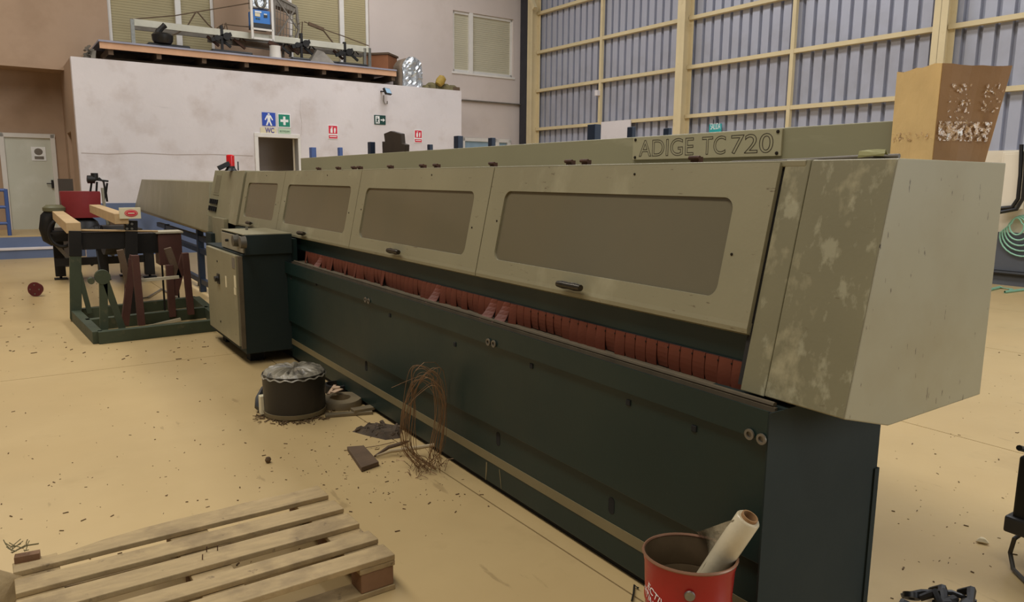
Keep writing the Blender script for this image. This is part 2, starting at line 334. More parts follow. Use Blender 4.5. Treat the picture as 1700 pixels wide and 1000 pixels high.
# door in the alcove
d = structure('door_1', tuple(toW((dl[0], YA, .42)))); f = MB()
hbox(f, (dl[0], YA-.02, .42), (dl[0]+.09, YA+.1, dzt)); hbox(f, (dl[1]-.09, YA-.02, .42), (dl[1], YA+.1, dzt)); hbox(f, (dl[0], YA-.02, dzt-.09), (dl[1], YA+.1, dzt)); f.build('door_frame', M_alu, d, bevel=.008)
f = MB(); hbox(f, (dl[0]+.09, YA+.03, .42), (dl[1]-.09, YA+.08, dzt-.09)); leaf = f.build('door_leaf', M_door, d)
f = MB(); hp = HY(88, 305, YA); hbox(f, (hp[0]-.12, YA-.03, hp[2]-.01), (hp[0], YA-.01, hp[2]+.01)); hbox(f, (hp[0]-.03, YA-.02, hp[2]-.1), (hp[0]+.01, YA+.03, hp[2]+.08)); f.build('door_handle', M_black, leaf)
def hsign(name, label, l, t, r, b, Y, bgm, shapes, cat='sign', parent=None, th=.012):
    """a flat sign on a hall wall that faces the camera side; shapes: (material, name, [polygons in 0..1 of the sign])"""
    A = HY(l, t, Y); B_ = HY(r, b, Y); zt = (HY((l+r)/2, t, Y))[2]; zb = (HY((l+r)/2, b, Y))[2]; x0, x1 = A[0], B_[0]
    if parent is None: root = thing(name, label, cat, toW(((x0+x1)/2, Y, zb)))
    else: root = parent
    m = MB(); hbox(m, (x0, Y-th, zb), (x1, Y-.001, zt)); pl = m.build('sign_plate', bgm, root)
    for k, (mt, nm, polys) in enumerate(shapes):
        m = MB()
        for p in polys: m.prism([toW((x0+u*(x1-x0), Y-th-.001*(k+1), zt-v*(zt-zb))) for u, v in p], toW((0, -.001, 0)))
        m.build(nm, mt, pl if parent is not None else root)
    return root, x0, x1, zb, zt
sg, *_ = hsign('door_notice', '', 51, 244, 77, 267, YA+.03, M_white, [(M_grey, 'notice_print', [[(.2+.6*(.5+.5*math.cos(a)), .1+.5*(.5+.5*math.sin(a))) for a in np.linspace(0, 6.0, 14)], [(.2, .68), (.85, .68), (.85, .9), (.2, .9)]])], parent=leaf)
# ---- white office block in front of the back wall
bx0, bx1 = HY(117, 92, YK)[0], HY(766, 152, YK)[0]; bzt = (HY(117, 92, YK)[2]+HY(766, 152, YK)[2])/2
da = HY(428, 226, YK); db = HY(494, 229, YK); DZ = da[2]
blk = structure('wall_office_block')
holes_wall('block_front', M_block, bx0, bx1, 0, bzt, YK, YK+.2, [(da[0], db[0], .02, DZ)], blk)
m = MB(); hbox(m, (bx1-.2, YK+.2, 0), (bx1, YB, bzt)); m.build('block_end', M_block, blk)
m = MB(); y1_, y2_ = YK+1.2, YK+2.1
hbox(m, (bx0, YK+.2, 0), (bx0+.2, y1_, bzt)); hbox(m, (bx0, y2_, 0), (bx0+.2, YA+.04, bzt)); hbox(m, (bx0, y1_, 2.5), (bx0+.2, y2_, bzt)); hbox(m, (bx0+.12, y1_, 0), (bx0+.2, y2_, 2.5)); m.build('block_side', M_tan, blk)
m = MB(); hbox(m, (bx0+.2, YK+.2, bzt-.2), (bx1-.2, YB, bzt-.02)); m.build('block_roof', M_greyd, blk)
m = MB(); hbox(m, (bx0, YK-.012, 0), (da[0]-.08, YK, 1.06)); hbox(m, (db[0]+.08, YK-.012, 0), (bx1, YK, 1.06)); m.build('blue_band', M_dado, blk)
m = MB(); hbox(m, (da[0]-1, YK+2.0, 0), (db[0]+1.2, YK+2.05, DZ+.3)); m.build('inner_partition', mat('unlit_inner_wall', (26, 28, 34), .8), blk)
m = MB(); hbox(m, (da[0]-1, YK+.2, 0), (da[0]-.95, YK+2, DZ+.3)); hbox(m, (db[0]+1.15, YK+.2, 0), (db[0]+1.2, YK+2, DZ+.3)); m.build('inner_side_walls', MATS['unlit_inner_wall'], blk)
dd = structure('door_2', tuple(toW((da[0], YK, 0)))); f = MB()
hbox(f, (da[0]-.08, YK-.03, 0), (da[0], YK+.2, DZ)); hbox(f, (da[0]-.08, YK-.03, DZ-.02), (db[0]+.05, YK+.2, DZ+.07)); hbox(f, (db[0], YK-.03, 0), (db[0]+.06, YK+.2, DZ)); f.build('door_frame', M_alu, dd, bevel=.006)
f = MB(); f.bar(toW((db[0]-.02, YK+.22, DZ/2)), toW((db[0]+.3, YK+1.0, DZ/2)), .04, DZ-.05); f.build('door_leaf', M_whitew, dd)
# alcove steps and blue rail
st = structure('trim_steps')
m = MB(); hbox(m, (-9, 17.15, 0), (bx0, YA+.04, .19)); m.build('lower_step', M_dado, st)
m = MB(); hbox(m, (-9, 17.13, .17), (bx0, 17.45, .20)); m.build('white_nosing', M_block, st)
m = MB(); hbox(m, (-9, 17.42, .2), (bx0, YA+.04, .40)); m.build('upper_step', M_dado, st)
m = MB(); hbox(m, (-9, 17.42, .40), (bx0, YA+.04, .425)); m.build('landing', M_floor, st)
rl = thing('handrail', 'blue painted steel handrail on the landing beside the pale door', 'railing', toW((.2, 17.6, .42)))
for nm, a, b in (('rail', (0, 314), (9, 316)), ('mid_rail', (-4, 342), (12, 344)), ('low_rail', (-4, 370), (14, 371))):
    m = MB(); A = toW(HY(a[0], a[1], 17.6)); B_ = toW(HY(b[0], b[1], 17.6)); A2 = A.copy(); A2[0] -= 1.5; m.tube([A2, B_], .03, 8); m.build(nm, M_blue, rl, smooth=True)
m = MB(); m.tube([toW(HY(9, 314, 17.6)), toW(HY(17, 397, 17.6))], .035, 8); m.build('post', M_blue, rl, smooth=True)
# ---- side wall: white base wall, grey dado, galvanised cladding, cream steel
wr = structure('wall_right')
zc = 2.12
m = MB(); hbox(m, (XW, -7, .84), (XW+.2, YB+.2, zc)); m.build('white_base_wall', M_whitew, wr)
m = MB(); hbox(m, (XW-.012, -7, 0), (XW+.2, YB+.2, .84)); m.build('grey_dado', M_greyd, wr)
m = MB(); m.tube([toW((XW-.05, -6, .2)), toW((XW-.05, 18, .2))], .04, 8); m.build('skirting_pipe', M_black, wr, smooth=True)
prof = []          # one metre of trapezoidal sheet, four ribs
for k in range(4):
    y = k*.25; prof += [(y, 0), (y+.17, 0), (y+.178, .085), (y+.242, .085)]
prof.append((1.0, 0))
def clad_mesh(y0, z0, z1):
    m = MB(); front = [toW((XW+.06+dx, y0+y, 0)) for y, dx in prof]
    rows = [[p+np.array([0, 0, z]) for p in front] for z in (z0, z1)]; m.grid(rows); return m
pm = None
for k in range(27):
    y0 = -7+k
    if pm is None: pm = clad_mesh(-7, zc-.02, 9.5).build('cladding_panel', M_clad, wr, solid=.002)
    else:
        c = pm.copy(); COL.objects.link(c); c.parent = wr; c.location = tuple(toW((0, k, 0)))
m = MB(); hbox(m, (XW+.16, -7, zc), (XW+.18, YB+.2, 9.5)); m.build('outer_skin', M_clad, wr)
cols_px = [(886, 100), (1135, 110), (1566, 60)]
colY = [HX(p[0], p[1], XW-.15)[1] for p in cols_px]; sp = colY[1]-colY[2]; colY += [colY[2]-sp]
for y in colY:
    m = MB(); w_ = .11; x0, x1 = XW-.30, XW+.0
    hbox(m, (x0, y-w_, 0), (x0+.016, y+w_, 9.5)); hbox(m, (x1-.016, y-w_, 0), (x1, y+w_, 9.5)); hbox(m, (x0, y-.006, 0), (x1, y+.006, 9.5))
    o = m.build('column', M_cream, wr)
for p in ((998, 100), (1315, 100)):
    y = HX(p[0], p[1], XW-.05)[1]; m = MB(); hbox(m, (XW-.08, y-.04, 3.0 if p[0] < 1000 else 0), (XW-.0, y+.04, 9.5)); m.build('mullion_post', M_cream, wr)
y = HX(1695, 100, XW-.05)[1]
zg = [HX(895, 214.5, XW-.03)[2], HX(895, 150.8, XW-.03)[2], HX(895, 87.1, XW-.03)[2]]; dz = zg[2]-zg[1]; zg += [zg[2]+dz, zg[2]+2*dz, zg[2]+3*dz]
cs = [colY[0]]+[colY[1], colY[2], colY[3]]
for z in zg:
    for a, b in list(zip([YB]+cs, cs+[-7])):
        m = MB(); hbox(m, (XW-.07, b+.02, z-.04), (XW+.05, a-.02, z+.04)); m.build('girt', M_cream, wr)
m = MB(); hbox(m, (XW-.1, HX(878, 120, XW-.1)[1], 0), (XW-.0, YB, 9.5)); hbox(m, (HY(868, 120, YB-.06)[0], YB-.06, 0), (XW, YB, 9.5)); m.build('corner_shadow_strip', mat('shadow_gap_grey', (54, 52, 56), .8), wr)  # dark strip stands in for the shadow gap at the corner
m = MB(); a = toW(HX(872, -2, XW-.3)); b = toW(HX(888, 14, XW-.3)); m.bar(a+np.array([0, 0, .4]), b, .1, .1); m.build('knee_brace', M_cream, wr)
def xsign(name, label, l, t, r, b, X, bgm, cat='sign'):
    A = HX(l, (t+b)/2, X); B_ = HX(r, (t+b)/2, X); zt = HX((l+r)/2, t, X)[2]; zb = HX((l+r)/2, b, X)[2]
    root = thing(name, label, cat, toW((X, (A[1]+B_[1])/2, zb))); m = MB(); hbox(m, (X-.015, B_[1], zb), (X+.0, A[1], zt)); m.build('sign_plate', bgm, root); return root, A[1], B_[1], zb, zt
r_, ya, yb_, zb_, zt_ = xsign('exit_sign', 'teal SALIDA exit sign mounted high on the corrugated cladding', 1178, 206, 1198, 221, XW-.02, M_teal)
lettering('sign_text', 'SALIDA', .19, toW((XW-.037, ya-.04, zb_+.08)), BF@np.array([0, -1, 0]), (0, 0, 1), M_white, r_, width=(ya-yb_)-.06)
for s_ in (.3, .7):
    m = MB(); yq = ya+(yb_-ya)*s_; m.tube([toW((XW-.02, yq, zt_)), toW((XW-.02, yq, zt_+.1))], .012, 6); m.build('bracket', M_black, r_)
m = MB(); a = HX(999, 203, XW-.1); b = HX(1046, 240, XW-.1); hbox(m, (XW-.12, b[1], 1.9), (XW-.08, a[1], a[2])); tag(m.build('panel_board', M_block, None, bevel=.005), 'plain white board against the cladding between the dark stakes', 'board')
m = MB(); a = HX(992, 154, XW-.12); m.box((-.06, -.05, -.08), (.06, .05, .06), M=Matrix.Translation(Vector(toW(a)))); al = m.build('alarm_bell', M_block, None, bevel=.01); tag(al, 'small white alarm unit fixed to the thin cream post', 'alarm')
# right edge: cabinet, conduits, hose
eb = thing('electrical_cabinet', 'cream electrical cabinet on the white wall at the right edge', 'cabinet', toW((XW-.1, 5.2, 1.35)))
A = HX(1664, 252, XW-.2); B_ = HX(1690, 348, XW-.2)
m = MB(); hbox(m, (XW-.2, B_[1], B_[2]), (XW-.015, A[1], A[2])); m.build('cabinet_body', M_whitew, eb, bevel=.012)
m = MB(); hbox(m, (XW-.212, B_[1]+.04, B_[2]+.04), (XW-.2, A[1]-.04, A[2]-.04)); m.build('cabinet_door', M_whitew, eb, bevel=.004)
for k, off in enumerate((0, 8)):
    pts = [(1696+off, 240), (1694+off, 290), (1690+off, 330), (1680+off, 344+off*.4), (1660, 346+off*.8), (1640, 347+off)]
    m = MB(); m.tube([toW(HX(x, y, XW-.24)) for x, y in pts], .03, 8)
    tag(m.build('conduit', M_black, None, smooth=True), 'black cable conduit bending round the cream cabinet, %s of the pair' % ('inner' if k == 0 else 'outer'), 'conduit', 'conduits at the right edge')
m = MB()
for k in range(5):
    cx, cz = 5.0-.05*k, 1.05-.04*k; rr = .46-.05*k
    m.tube([toW(HX(1700-3*k+(40-7*k)*math.sin(a)*(1.0 if math.cos(a) < .3 else .75), 392-4*k+(34-5*k)*-math.cos(a), XW-.05-.02*k)) for a in np.linspace(0, 2*math.pi, 28)[:-1]], .013, 6, closed=True)
tag(m.build('hose', M_hose, None, smooth=True), 'coiled pale green hose hanging on the wall above the grey dado', 'hose')
m = MB(); m.tube([G(1640, 482, .02), G(1660, 477, .02), G(1680, 481, .02), G(1668, 485, .02), G(1700, 481, .02), G(1740, 484, .02)], .02, 6); tag(m.build('cable', M_hose, None, smooth=True), 'pale cable lying on the floor at the foot of the far wall', 'cable')

# ---- signs on the white block
YS = YK-.001
P01 = lambda pts: pts
man = [[(.44, .06), (.56, .06), (.58, .17), (.42, .17)], [(.36, .2), (.64, .2), (.82, .55), (.74, .58), (.62, .36), (.6, .6), (.74, .97), (.62, .97), (.5, .68), (.38, .97), (.26, .97), (.4, .6), (.38, .36), (.26, .58), (.18, .55)]]
hsign('toilet_sign', 'blue sign with white standing man above the dark doorway', 434.5, 187, 457.5, 209, YS, M_signb, [(M_white, 'pictogram', man)])
r_, x0, x1, zb_, zt_ = hsign('toilet_label', 'cream WC label under the blue man sign', 432, 212, 459, 223, YS, M_yell, [])
lettering('sign_text', 'WC', .15, toW((x0+.1, YS-.016, zb_+.035)), BF@np.array([1, 0, 0]), (0, 0, 1), M_ptxt, r_, width=.2, bold=.004)
cross = [[(.42, .2), (.6, .2), (.6, .42), (.82, .42), (.82, .6), (.6, .6), (.6, .82), (.42, .82), (.42, .6), (.2, .6), (.2, .42), (.42, .42)]]
border = lambda mt: (mt, 'inner_field', [[(.06, .06), (.94, .06), (.94, .94), (.06, .94)]])
hsign('first_aid_sign', 'green first aid sign with white cross beside the blue man sign', 460.5, 189, 482.5, 212, YS, M_white, [border(M_signg), (M_white, 'cross', cross)])
r_, x0, x1, zb_, zt_ = hsign('first_aid_label', 'pale green lettered label under the green cross sign', 462, 214, 482.5, 222, YS, mat('pale_green_print', (190, 212, 180), .5), [])
lettering('sign_text', 'BOTIQUIN', .055, toW((x0+.03, YS-.016, zb_+.03)), BF@np.array([1, 0, 0]), (0, 0, 1), mat('dark_green_ink', (70, 110, 90), .5), r_, width=x1-x0-.06)
ext = [(M_signr, 'red_field', [[(.06, .04), (.94, .04), (.94, .62), (.06, .62)], [(.06, .72), (.94, .72), (.94, .96), (.06, .96)]]), (M_white, 'pictogram', [[(.32, .2), (.46, .2), (.46, .56), (.24, .56), (.24, .3)], [(.3, .12), (.5, .12), (.5, .16), (.3, .16)], [(.6, .3), (.66, .18), (.74, .18), (.78, .32), (.72, .56), (.62, .56)]]), (M_white, 'print', [[(.15, .79), (.85, .79), (.85, .85), (.15, .85)]])]
hsign('fire_extinguisher_sign', 'red fire extinguisher sign right of the dark doorway', 544, 208, 561, 231, YS, M_white, ext)
hsign('fire_extinguisher_sign', 'red fire extinguisher sign nearest the right end of the white block', 687.5, 216, 700.5, 237, YS, M_white, ext)
runner = [[(.1, .1), (.46, .1), (.46, .9), (.1, .9)]]; arrow = [[(.55, .44), (.76, .44), (.76, .3), (.94, .5), (.76, .7), (.76, .56), (.55, .56)]]
rman = [[(.2, .22), (.28, .22), (.28, .34), (.2, .34)], [(.16, .4), (.34, .36), (.38, .5), (.3, .52), (.3, .62), (.38, .82), (.32, .84), (.24, .66), (.16, .84), (.12, .8), (.2, .6)]]
hsign('exit_sign', 'dark green running man exit sign with white arrow', 621, 191.5, 640, 207, YS, M_signdg, [(M_white, 'white_field', runner), (M_white, 'arrow', arrow), (M_signdg, 'runner', rman)])
for ci, pts in enumerate(([(135, 254), (180, 256), (230, 254), (290, 257), (354, 256.5), (420, 259)], [(499, 165), (498, 185), (501, 205), (500, 225)])):
    m = MB(); m.grid([[toW(HY(x, y-.55, YK-.002)) for x, y in pts], [toW(HY(x, y+.55, YK-.002)) for x, y in pts]]); m.build('plaster_crack', mat('plaster_crack', (176, 162, 152), .9), blk, solid=.002)
# floodlight
fl = thing('floodlight', 'small square floodlight bracketed to the top of the white block', 'lamp', toW(HY(640, 165, YK)))
m = MB(); a = HY(643, 152, YK-.25); R_ = Matrix.Translation(Vector(toW(a)))@Matrix.Rotation(.5, 4, 'Z')@Matrix.Rotation(-.5, 4, 'X'); m.box((-.11, -.03, -.08), (.11, .03, .08), M=R_); m.build('lamp_body', M_black, fl, bevel=.01)
m = MB(); m.box((-.09, -.034, -.065), (.09, -.028, .065), M=R_); m.build('lamp_glass', M_glass, fl)
m = MB(); p = HY(637, 158, YK-.05); m.tube([toW(p), toW(HY(637, 168, YK-.05)), toW(HY(639, 173, YK-.05)), toW(HY(643, 172, YK-.05)), toW(HY(643, 168, YK-.05))], .012, 6); m.build('cable', M_grey, fl, smooth=True)
m = MB(); m.bar(toW((a[0]-.05, YK, a[2]+.02)), toW((a[0], YK-.23, a[2])), .03, .03); m.build('bracket', M_black, fl)

# ---- timber deck and things stored on the block's roof
YD = 17.1
dk = thing('timber_deck', 'long timber deck with pine edge and sheet top on the white block', 'deck', toW((5, YD+.6, bzt)))
A = HY(165, 68, YD); B_ = HY(658, 119, YD); dz0 = (HY(165, 77, YD)[2]+HY(658, 129, YD)[2])/2; dz1 = (A[2]+B_[2])/2
m = MB(); hbox(m, (A[0], YD, dz0), (B_[0], YD+.05, dz1)); m.build('edge_board', M_orangew, dk)
m = MB(); hbox(m, (A[0]-.02, YD-.03, dz1), (B_[0], YD+1.35, dz1+.035)); m.build('sheet_top', mat('grey_sheet', (150, 148, 160), .45, .2), dk)
for x in np.linspace(A[0]+.15, B_[0]-.1, 8):
    m = MB(); hbox(m, (x, YD+.06, dz0-.1), (x+.09, YD+1.3, dz0+.04)); m.build('joist', M_dwood, dk)
m = MB()
for y in (YD+.5, YD+1.1): hbox(m, (A[0]+.1, y, bzt), (B_[0]-.1, y+.12, dz0-.1))
m.build('bearer', M_dwood, dk)
m = MB(); hbox(m, (A[0], YD+1.3, bzt), (B_[0], YD+1.35, dz1)); m.build('back_board', M_dwood, dk)
TOP = dz1+.035
rb = MB(); p = HY(158, 84, 17.2)
for k in range(9):
    a = random.uniform(0, 6); c = np.array([A[0]-.13+random.uniform(-.09, .09), 17.25+random.uniform(-.1, .2), bzt+.05+random.uniform(0, .22)]); d_ = np.array([math.cos(a)*.05, math.sin(a)*.05, random.uniform(.05, .1)])
    rb.bar(toW(c-d_), toW(c+d_), .08, .03)
tag(rb.build('rubble_heap', M_grey, None), 'grey heap of broken offcuts at the left end of the deck', 'rubble')
# suspended work cradle laid up on the deck
YC = 17.5
def C(px, py, Y=YC): return toW(HY(px, py, Y))
cr = thing('suspended_cradle', 'aluminium suspended work cradle with wires and hoists laid on the deck', 'cradle', toW((5, YC, TOP)))
m = MB(); m.bar(C(221, 37), C(612, 83), .06, .14); m.build('top_rail', mat('pale_aluminium', (196, 192, 174), .5, .2, .12, 3), cr, bevel=.008)
m = MB(); m.bar(C(222, 46, YC+.5), C(612, 92, YC+.5), .05, .08); m.build('rear_rail', M_grey, cr)
for nm, px, pt in (('end_post', 219, 32), ('end_post', 613, 80), ('end_post', 605, 80)):
    a = HY(px, pt, YC); m = MB(); hbox(m, (a[0]-.035, YC-.03, TOP), (a[0]+.035, YC+.03, a[2])); m.build(nm, M_steel, cr)
for pts, r in (([(217, 32), (290, 26), (325, 20), (415, 5)], .012), ([(325, 20), (310, 45), (295, 55), (280, 61)], .016), ([(328, 20), (345, 40), (356, 50), (370, 40)], .016), ([(372, 40), (395, 43), (417, 45)], .012), ([(505, 36), (530, 46), (570, 60), (612, 76)], .012), ([(535, 48), (552, 70), (562, 84), (572, 95)], .018), ([(495, 40), (502, 36), (501, 56)], .014), ([(375, 38), (368, 58)], .012), ([(375, 38), (380, 60)], .012)):
    m = MB(); m.tube([C(*q) for q in pts], r, 6); m.build('wire_rope', mat('rusty_rope', (92, 74, 54), .7), cr, smooth=True)
m = MB(); m.bar(C(512, 39, YC), C(537, 49, YC), .06, .07); m.build('turnbuckle', M_dwood, cr)
for cpx in ((368, 60), (500, 72), (572, 86)):
    m = MB(); c = C(*cpx)
    m.bar(c+np.array([-.22, 0, -.1]), c+np.array([.2, 0, .06]), .08, .08); m.lathe([(.0, -.06), (.08, -.06), (.08, .06), (0, .06)], c+np.array([.1, 0, 0]), 12, (0, 1, 0)); m.lathe([(.0, -.05), (.06, -.05), (.06, .05), (0, .05)], c+np.array([-.1, 0, -.05]), 12, (0, 1, 0))
    m.box(tuple(c+np.array([-.03, -.04, .0])), tuple(c+np.array([.03, .04, .22])))
    m.bar(c+np.array([0, 0, 0]), np.array([c[0], c[1], TOP]), .05, .05); m.build('clamp', M_mach, cr)
for (l, t, r, b) in ((243, 71, 312, 76), (348, 78, 415, 84), (480, 90, 560, 96), (552, 98, 605, 102)):
    a = HY(l, t, YC-.1); q = HY(r, t, YC-.1); m = MB(); hbox(m, (a[0], YC-.3, TOP+.002), (q[0], YC+.3, TOP+.07)); m.build('buffer_pad', M_black, cr, bevel=.02)
for (p_, q_, w_) in (((345, 66), (452, 80), .09), ((385, 70), (520, 86), .12), ((398, 62), (505, 72), .07), ((520, 84), (600, 92), .09)):
    m = MB(); m.bar(C(p_[0], p_[1], YC+.25), C(q_[0], q_[1], YC+.25), .09, w_); m.build('stowed_bar', M_dwood if w_ > .1 else M_grey, cr)
for k, px in enumerate((352, 372, 396, 470, 486, 512, 560, 585)):
    c = C(px, 66+(px-340)*.11, YC+.1); m = MB(); m.bar(c+np.array([-.1, 0, .08]), c+np.array([.14, 0, -.1]), .05, .05); m.tube([c, c+np.array([.06, 0, .14]), c+np.array([.16, 0, .05])], .018, 6); m.build('fitting', M_mach if k % 2 else M_rust, cr)
ch = thing('seat_shell', 'black curved seat shell tipped on the deck under the pale rail', 'seat', C(270, 75, YC-.2))
m = MB(); a = HY(270, 65, YC-.25); m.lathe([(0, 0), (.16, 0), (.2, .06), (.21, .16), (.17, .2)], toW((a[0], a[1], TOP+.07)), 16); m.build('shell', M_black, ch, smooth=True)
m = MB(); m.tube([C(262, 62, YC-.25), C(263, 52, YC-.25), C(270, 45, YC-.25), C(274, 42, YC-.25)], [.08, .06, .05, .06], 8); m.build('bracket', M_mach, ch, smooth=True)
wz = thing('control_box', 'blue fronted electric control box in a white frame on the cradle rail', 'control box', C(436, 58, YC-.1))
A = HY(417, 10, YC-.15); B_ = HY(453, 49, YC-.15)
m = MB(); hbox(m, (A[0]+.04, YC-.13, B_[2]+.02), (B_[0]-.04, YC+.25, HY(436, 17, YC-.15)[2])); bb = m.build('box_front', M_bluebox, wz, bevel=.01)
m = MB(); hbox(m, (A[0]+.04, YC-.15, B_[2]), (B_[0]-.04, YC+.25, B_[2]+.1)); m.build('base_tray', M_black, wz)
for nm, (u0, v0, u1, v1), mt in (('rating_plate', (.1, .05, .48, .18), M_white), ('label', (.1, .22, .4, .48), M_yell), ('dial', (.62, .25, .82, .5), M_black), ('logo_strip', (.62, .2, .8, .3), M_white), ('button', (.14, .6, .24, .72), M_signdg), ('button', (.28, .6, .38, .72), M_signdg)):
    zt = HY(436, 18, YC-.15)[2]; zb = B_[2]+.1; X0, X1 = A[0]+.04, B_[0]-.04
    m = MB(); hbox(m, (X0+u0*(X1-X0), YC-.14, zt-v1*(zt-zb)), (X0+u1*(X1-X0), YC-.13, zt-v0*(zt-zb))); m.build(nm, mt, bb)
m = MB(); t5 = B_[2]-.25
for x in (A[0], B_[0]): hbox(m, (x-.025, YC-.17, t5), (x+.025, YC-.12, 6.2))
hbox(m, (A[0], YC-.17, t5), (B_[0], YC-.12, t5+.04)); hbox(m, (A[0], YC-.17, B_[2]-.05), (B_[0], YC-.12, B_[2]-.01)); m.build('frame', M_alu, wz)
m = MB(); hbox(m, (A[0]+.03, YC-.1, HY(436, 14, YC-.15)[2]), (B_[0]-.03, YC+.2, 6.2)); m.build('upper_housing', M_foil, wz, bevel=.03)
c = toW((A[0]+.22, YC-.12, HY(436, 3, YC-.15)[2])); m = MB(); m.tube([c+np.array([.1*math.cos(a), 0, .12*math.sin(a)]) for a in np.linspace(0, 6.283, 20)[:-1]], .03, 8, closed=True); m.build('lifting_ring', M_steel, wz, smooth=True)
# dusty mesh cage behind the control box
cg = thing('wire_cage', 'dusty grey wire cage frame behind the blue control box', 'cage', C(475, 60, YC+.4))
P = [C(455, -8, YC+.4), C(492, 12, YC+.4), C(496, 50, YC+.4), C(490, 70, YC+.4), C(456, 66, YC+.4)]
m = MB()
for a, b in zip(P, P[1:]+P[:1]): m.bar(a, b, .05, .05)
for a, b in ((P[0], P[2]), (P[1], P[4])): m.bar(a, b, .03, .03)
for k in range(8):
    t = k/7; m.tube([P[4]*(1-t)+P[3]*t, P[0]*(1-t)+P[1]*t], .008, 5)
for k in range(7):
    t = k/6; m.tube([P[4]*(1-t)+P[0]*t, P[3]*(1-t)+P[1]*t], .008, 5)
m.build('mesh_frame', M_grey, cg); m = MB(); m.prism(P, toW((0, .25, 0))); 
m2 = MB(); m2.prism([P[0], P[1], C(493, 22, YC+.4), C(456, 8, YC+.4)], toW((0, .3, 0))); m2.build('hood_sheet', M_grey, cg)
for q in ((470, 68), (482, 68)):
    m2 = MB(); m2.bar(C(q[0], 60, YC+.4), C(q[0], 95, YC+.4), .05, .05); m2.build('leg', M_grey, cg)
cn = thing('paint_can', 'dented white can with a rusty tool in it on the deck', 'can', C(457, 96, YC-.3))
a = HY(457, 90, YC-.3); m = MB(); m.lathe([(0, 0), (.13, 0), (.115, .2), (.12, .26), (.1, .26), (.1, .05), (0, .05)], toW((a[0], YC-.3, TOP)), 16); m.build('can_body', M_alu, cn, smooth=True)
m = MB(); c = toW((a[0], YC-.3, TOP+.28)); m.bar(c+np.array([-.14, 0, .05]), c+np.array([.14, 0, -.05]), .06, .08); m.bar(c+np.array([.05, 0, 0]), c+np.array([.05, 0, -.15]), .03, .03); m.build('tool', M_rust, cn)
tp = MB(); a = HY(530, 100, YC-.2)
tp.add([toW((a[0]-.28, YC-.4, TOP+.0)), toW((a[0]+.3, YC-.4, TOP)), toW((a[0]+.3, YC+.0, TOP)), toW((a[0]-.28, YC+.0, TOP)), toW((a[0]-.04, YC-.2, TOP+.3)), toW((a[0]+.12, YC-.18, TOP+.27))], [(0, 1, 5, 4), (1, 2, 5), (2, 3, 4, 5), (3, 0, 4), (3, 2, 1, 0)])
tag(tp.build('folded_tarpaulin', M_grey, None), 'dark grey peaked tarpaulin folded on the deck near its right end', 'tarpaulin')
ct = thing('wooden_crate', 'brown lidded wooden crate at the right end of the deck', 'crate', C(647, 110, YC))
A = HY(624, 98, YC); B_ = HY(662, 98, YC); Rz = Matrix.Translation(Vector(toW(((A[0]+B_[0])/2+.05, YC+.45, TOP-.03))))@Matrix.Rotation(.75, 4, 'Z')
hh = HY(648, 92, YC)[2]-TOP+.05
m = MB(); m.box((-.3, -.3, 0), (.3, .3, hh), M=Rz); m.build('crate_box', mat('brown_crate', (146, 92, 56), .7), ct, bevel=.008)
m = MB(); m.box((-.33, -.33, hh), (.33, .33, hh+.05), M=Rz); m.build('lid', M_dwood, ct, bevel=.006)
bl = thing('wrapped_bundle', 'tall rounded bundle wrapped in silver foil film above the floodlight', 'bundle', C(680, 138, 17.25))
a = HY(665, 139, 17.2); b = HY(697, 141, 17.2); cx = (a[0]+b[0])/2; zt = HY(680, 96, 17.2)[2]; w2 = (b[0]-a[0])/2; H_ = zt-bzt
sil = [(-w2, 0), (w2, 0), (w2*1.05, H_*.6), (w2*.8, H_*.88), (w2*.2, H_), (-w2*.6, H_*.93), (-w2*1.0, H_*.7)]
m = MB(); m.prism([toW((cx+x, 17.05, bzt-.02+z)) for x, z in sil], toW((0, .4, 0))); m.build('foil_cover', M_foil, bl, bevel=.05)
rows = []; rf = random.Random(5)
for i in range(13):
    z = H_*i/12; hw_ = w2*(1.0 if z < H_*.65 else math.sqrt(max(0, 1-((z-H_*.65)/(H_*.37))**2))*1.0)
    rows.append([toW((cx+hw_*s_, 17.03+.05*s_*s_+rf.uniform(-.035, .02), bzt+z)) for s_ in np.linspace(-1, 1, 9)])
m = MB(); m.grid(rows); m.build('foil_creases', M_foil, bl)
m = MB(); m.prism([toW((cx-.04+x*1.12, 17.1, bzt-.02+z*1.04)) for x, z in sil], toW((0, .42, 0))); m.build('sack', mat('brown_sack', (120, 104, 86), .8, 0, .2, 6, .6, 14), bl, bevel=.06)
rg = MB(); A = HY(702, 146, 17.15)
for k, (px, s, h) in enumerate(((707, .1, .06), (716, .14, .1), (727, .1, .12), (738, .13, .1), (750, .12, .09))):
    c = HY(px, 150, 17.15); rg.lathe([(0, 0), (s*1.3, 0), (s*1.1, h*1.2), (s*.5, h*1.9), (0, h*1.8)], toW((c[0], 17.15, bzt-.02)), 9, wob=lambda a, z: 1+.25*math.sin(3*a+k))
tag(rg.build('rag_pile', M_khaki, None), 'low pile of khaki rags on the right end of the block roof', 'rags')
m = MB(); c = HY(727, 138, 17.0); m.lathe([(0, 0), (.09, .02), (.12, .12), (.1, .24), (.0, .3)], toW((c[0], 17.0, bzt+.1)), 10, (.55, 0, .8)); tag(m.build('sack', mat('yellow_sack', (170, 140, 60), .7, 0, .2, 6, .4), None, smooth=True), 'small yellow sack leaning on the rag pile', 'sack')
m = MB(); c = HY(757, 148, 17.1); hbox(m, (c[0]-.12, 17.0, bzt-.02), (c[0]+.06, 17.3, bzt+.1)); tag(m.build('wood_block', M_dwood, None, bevel=.008), 'brown wooden block at the very right end of the block roof', 'block')

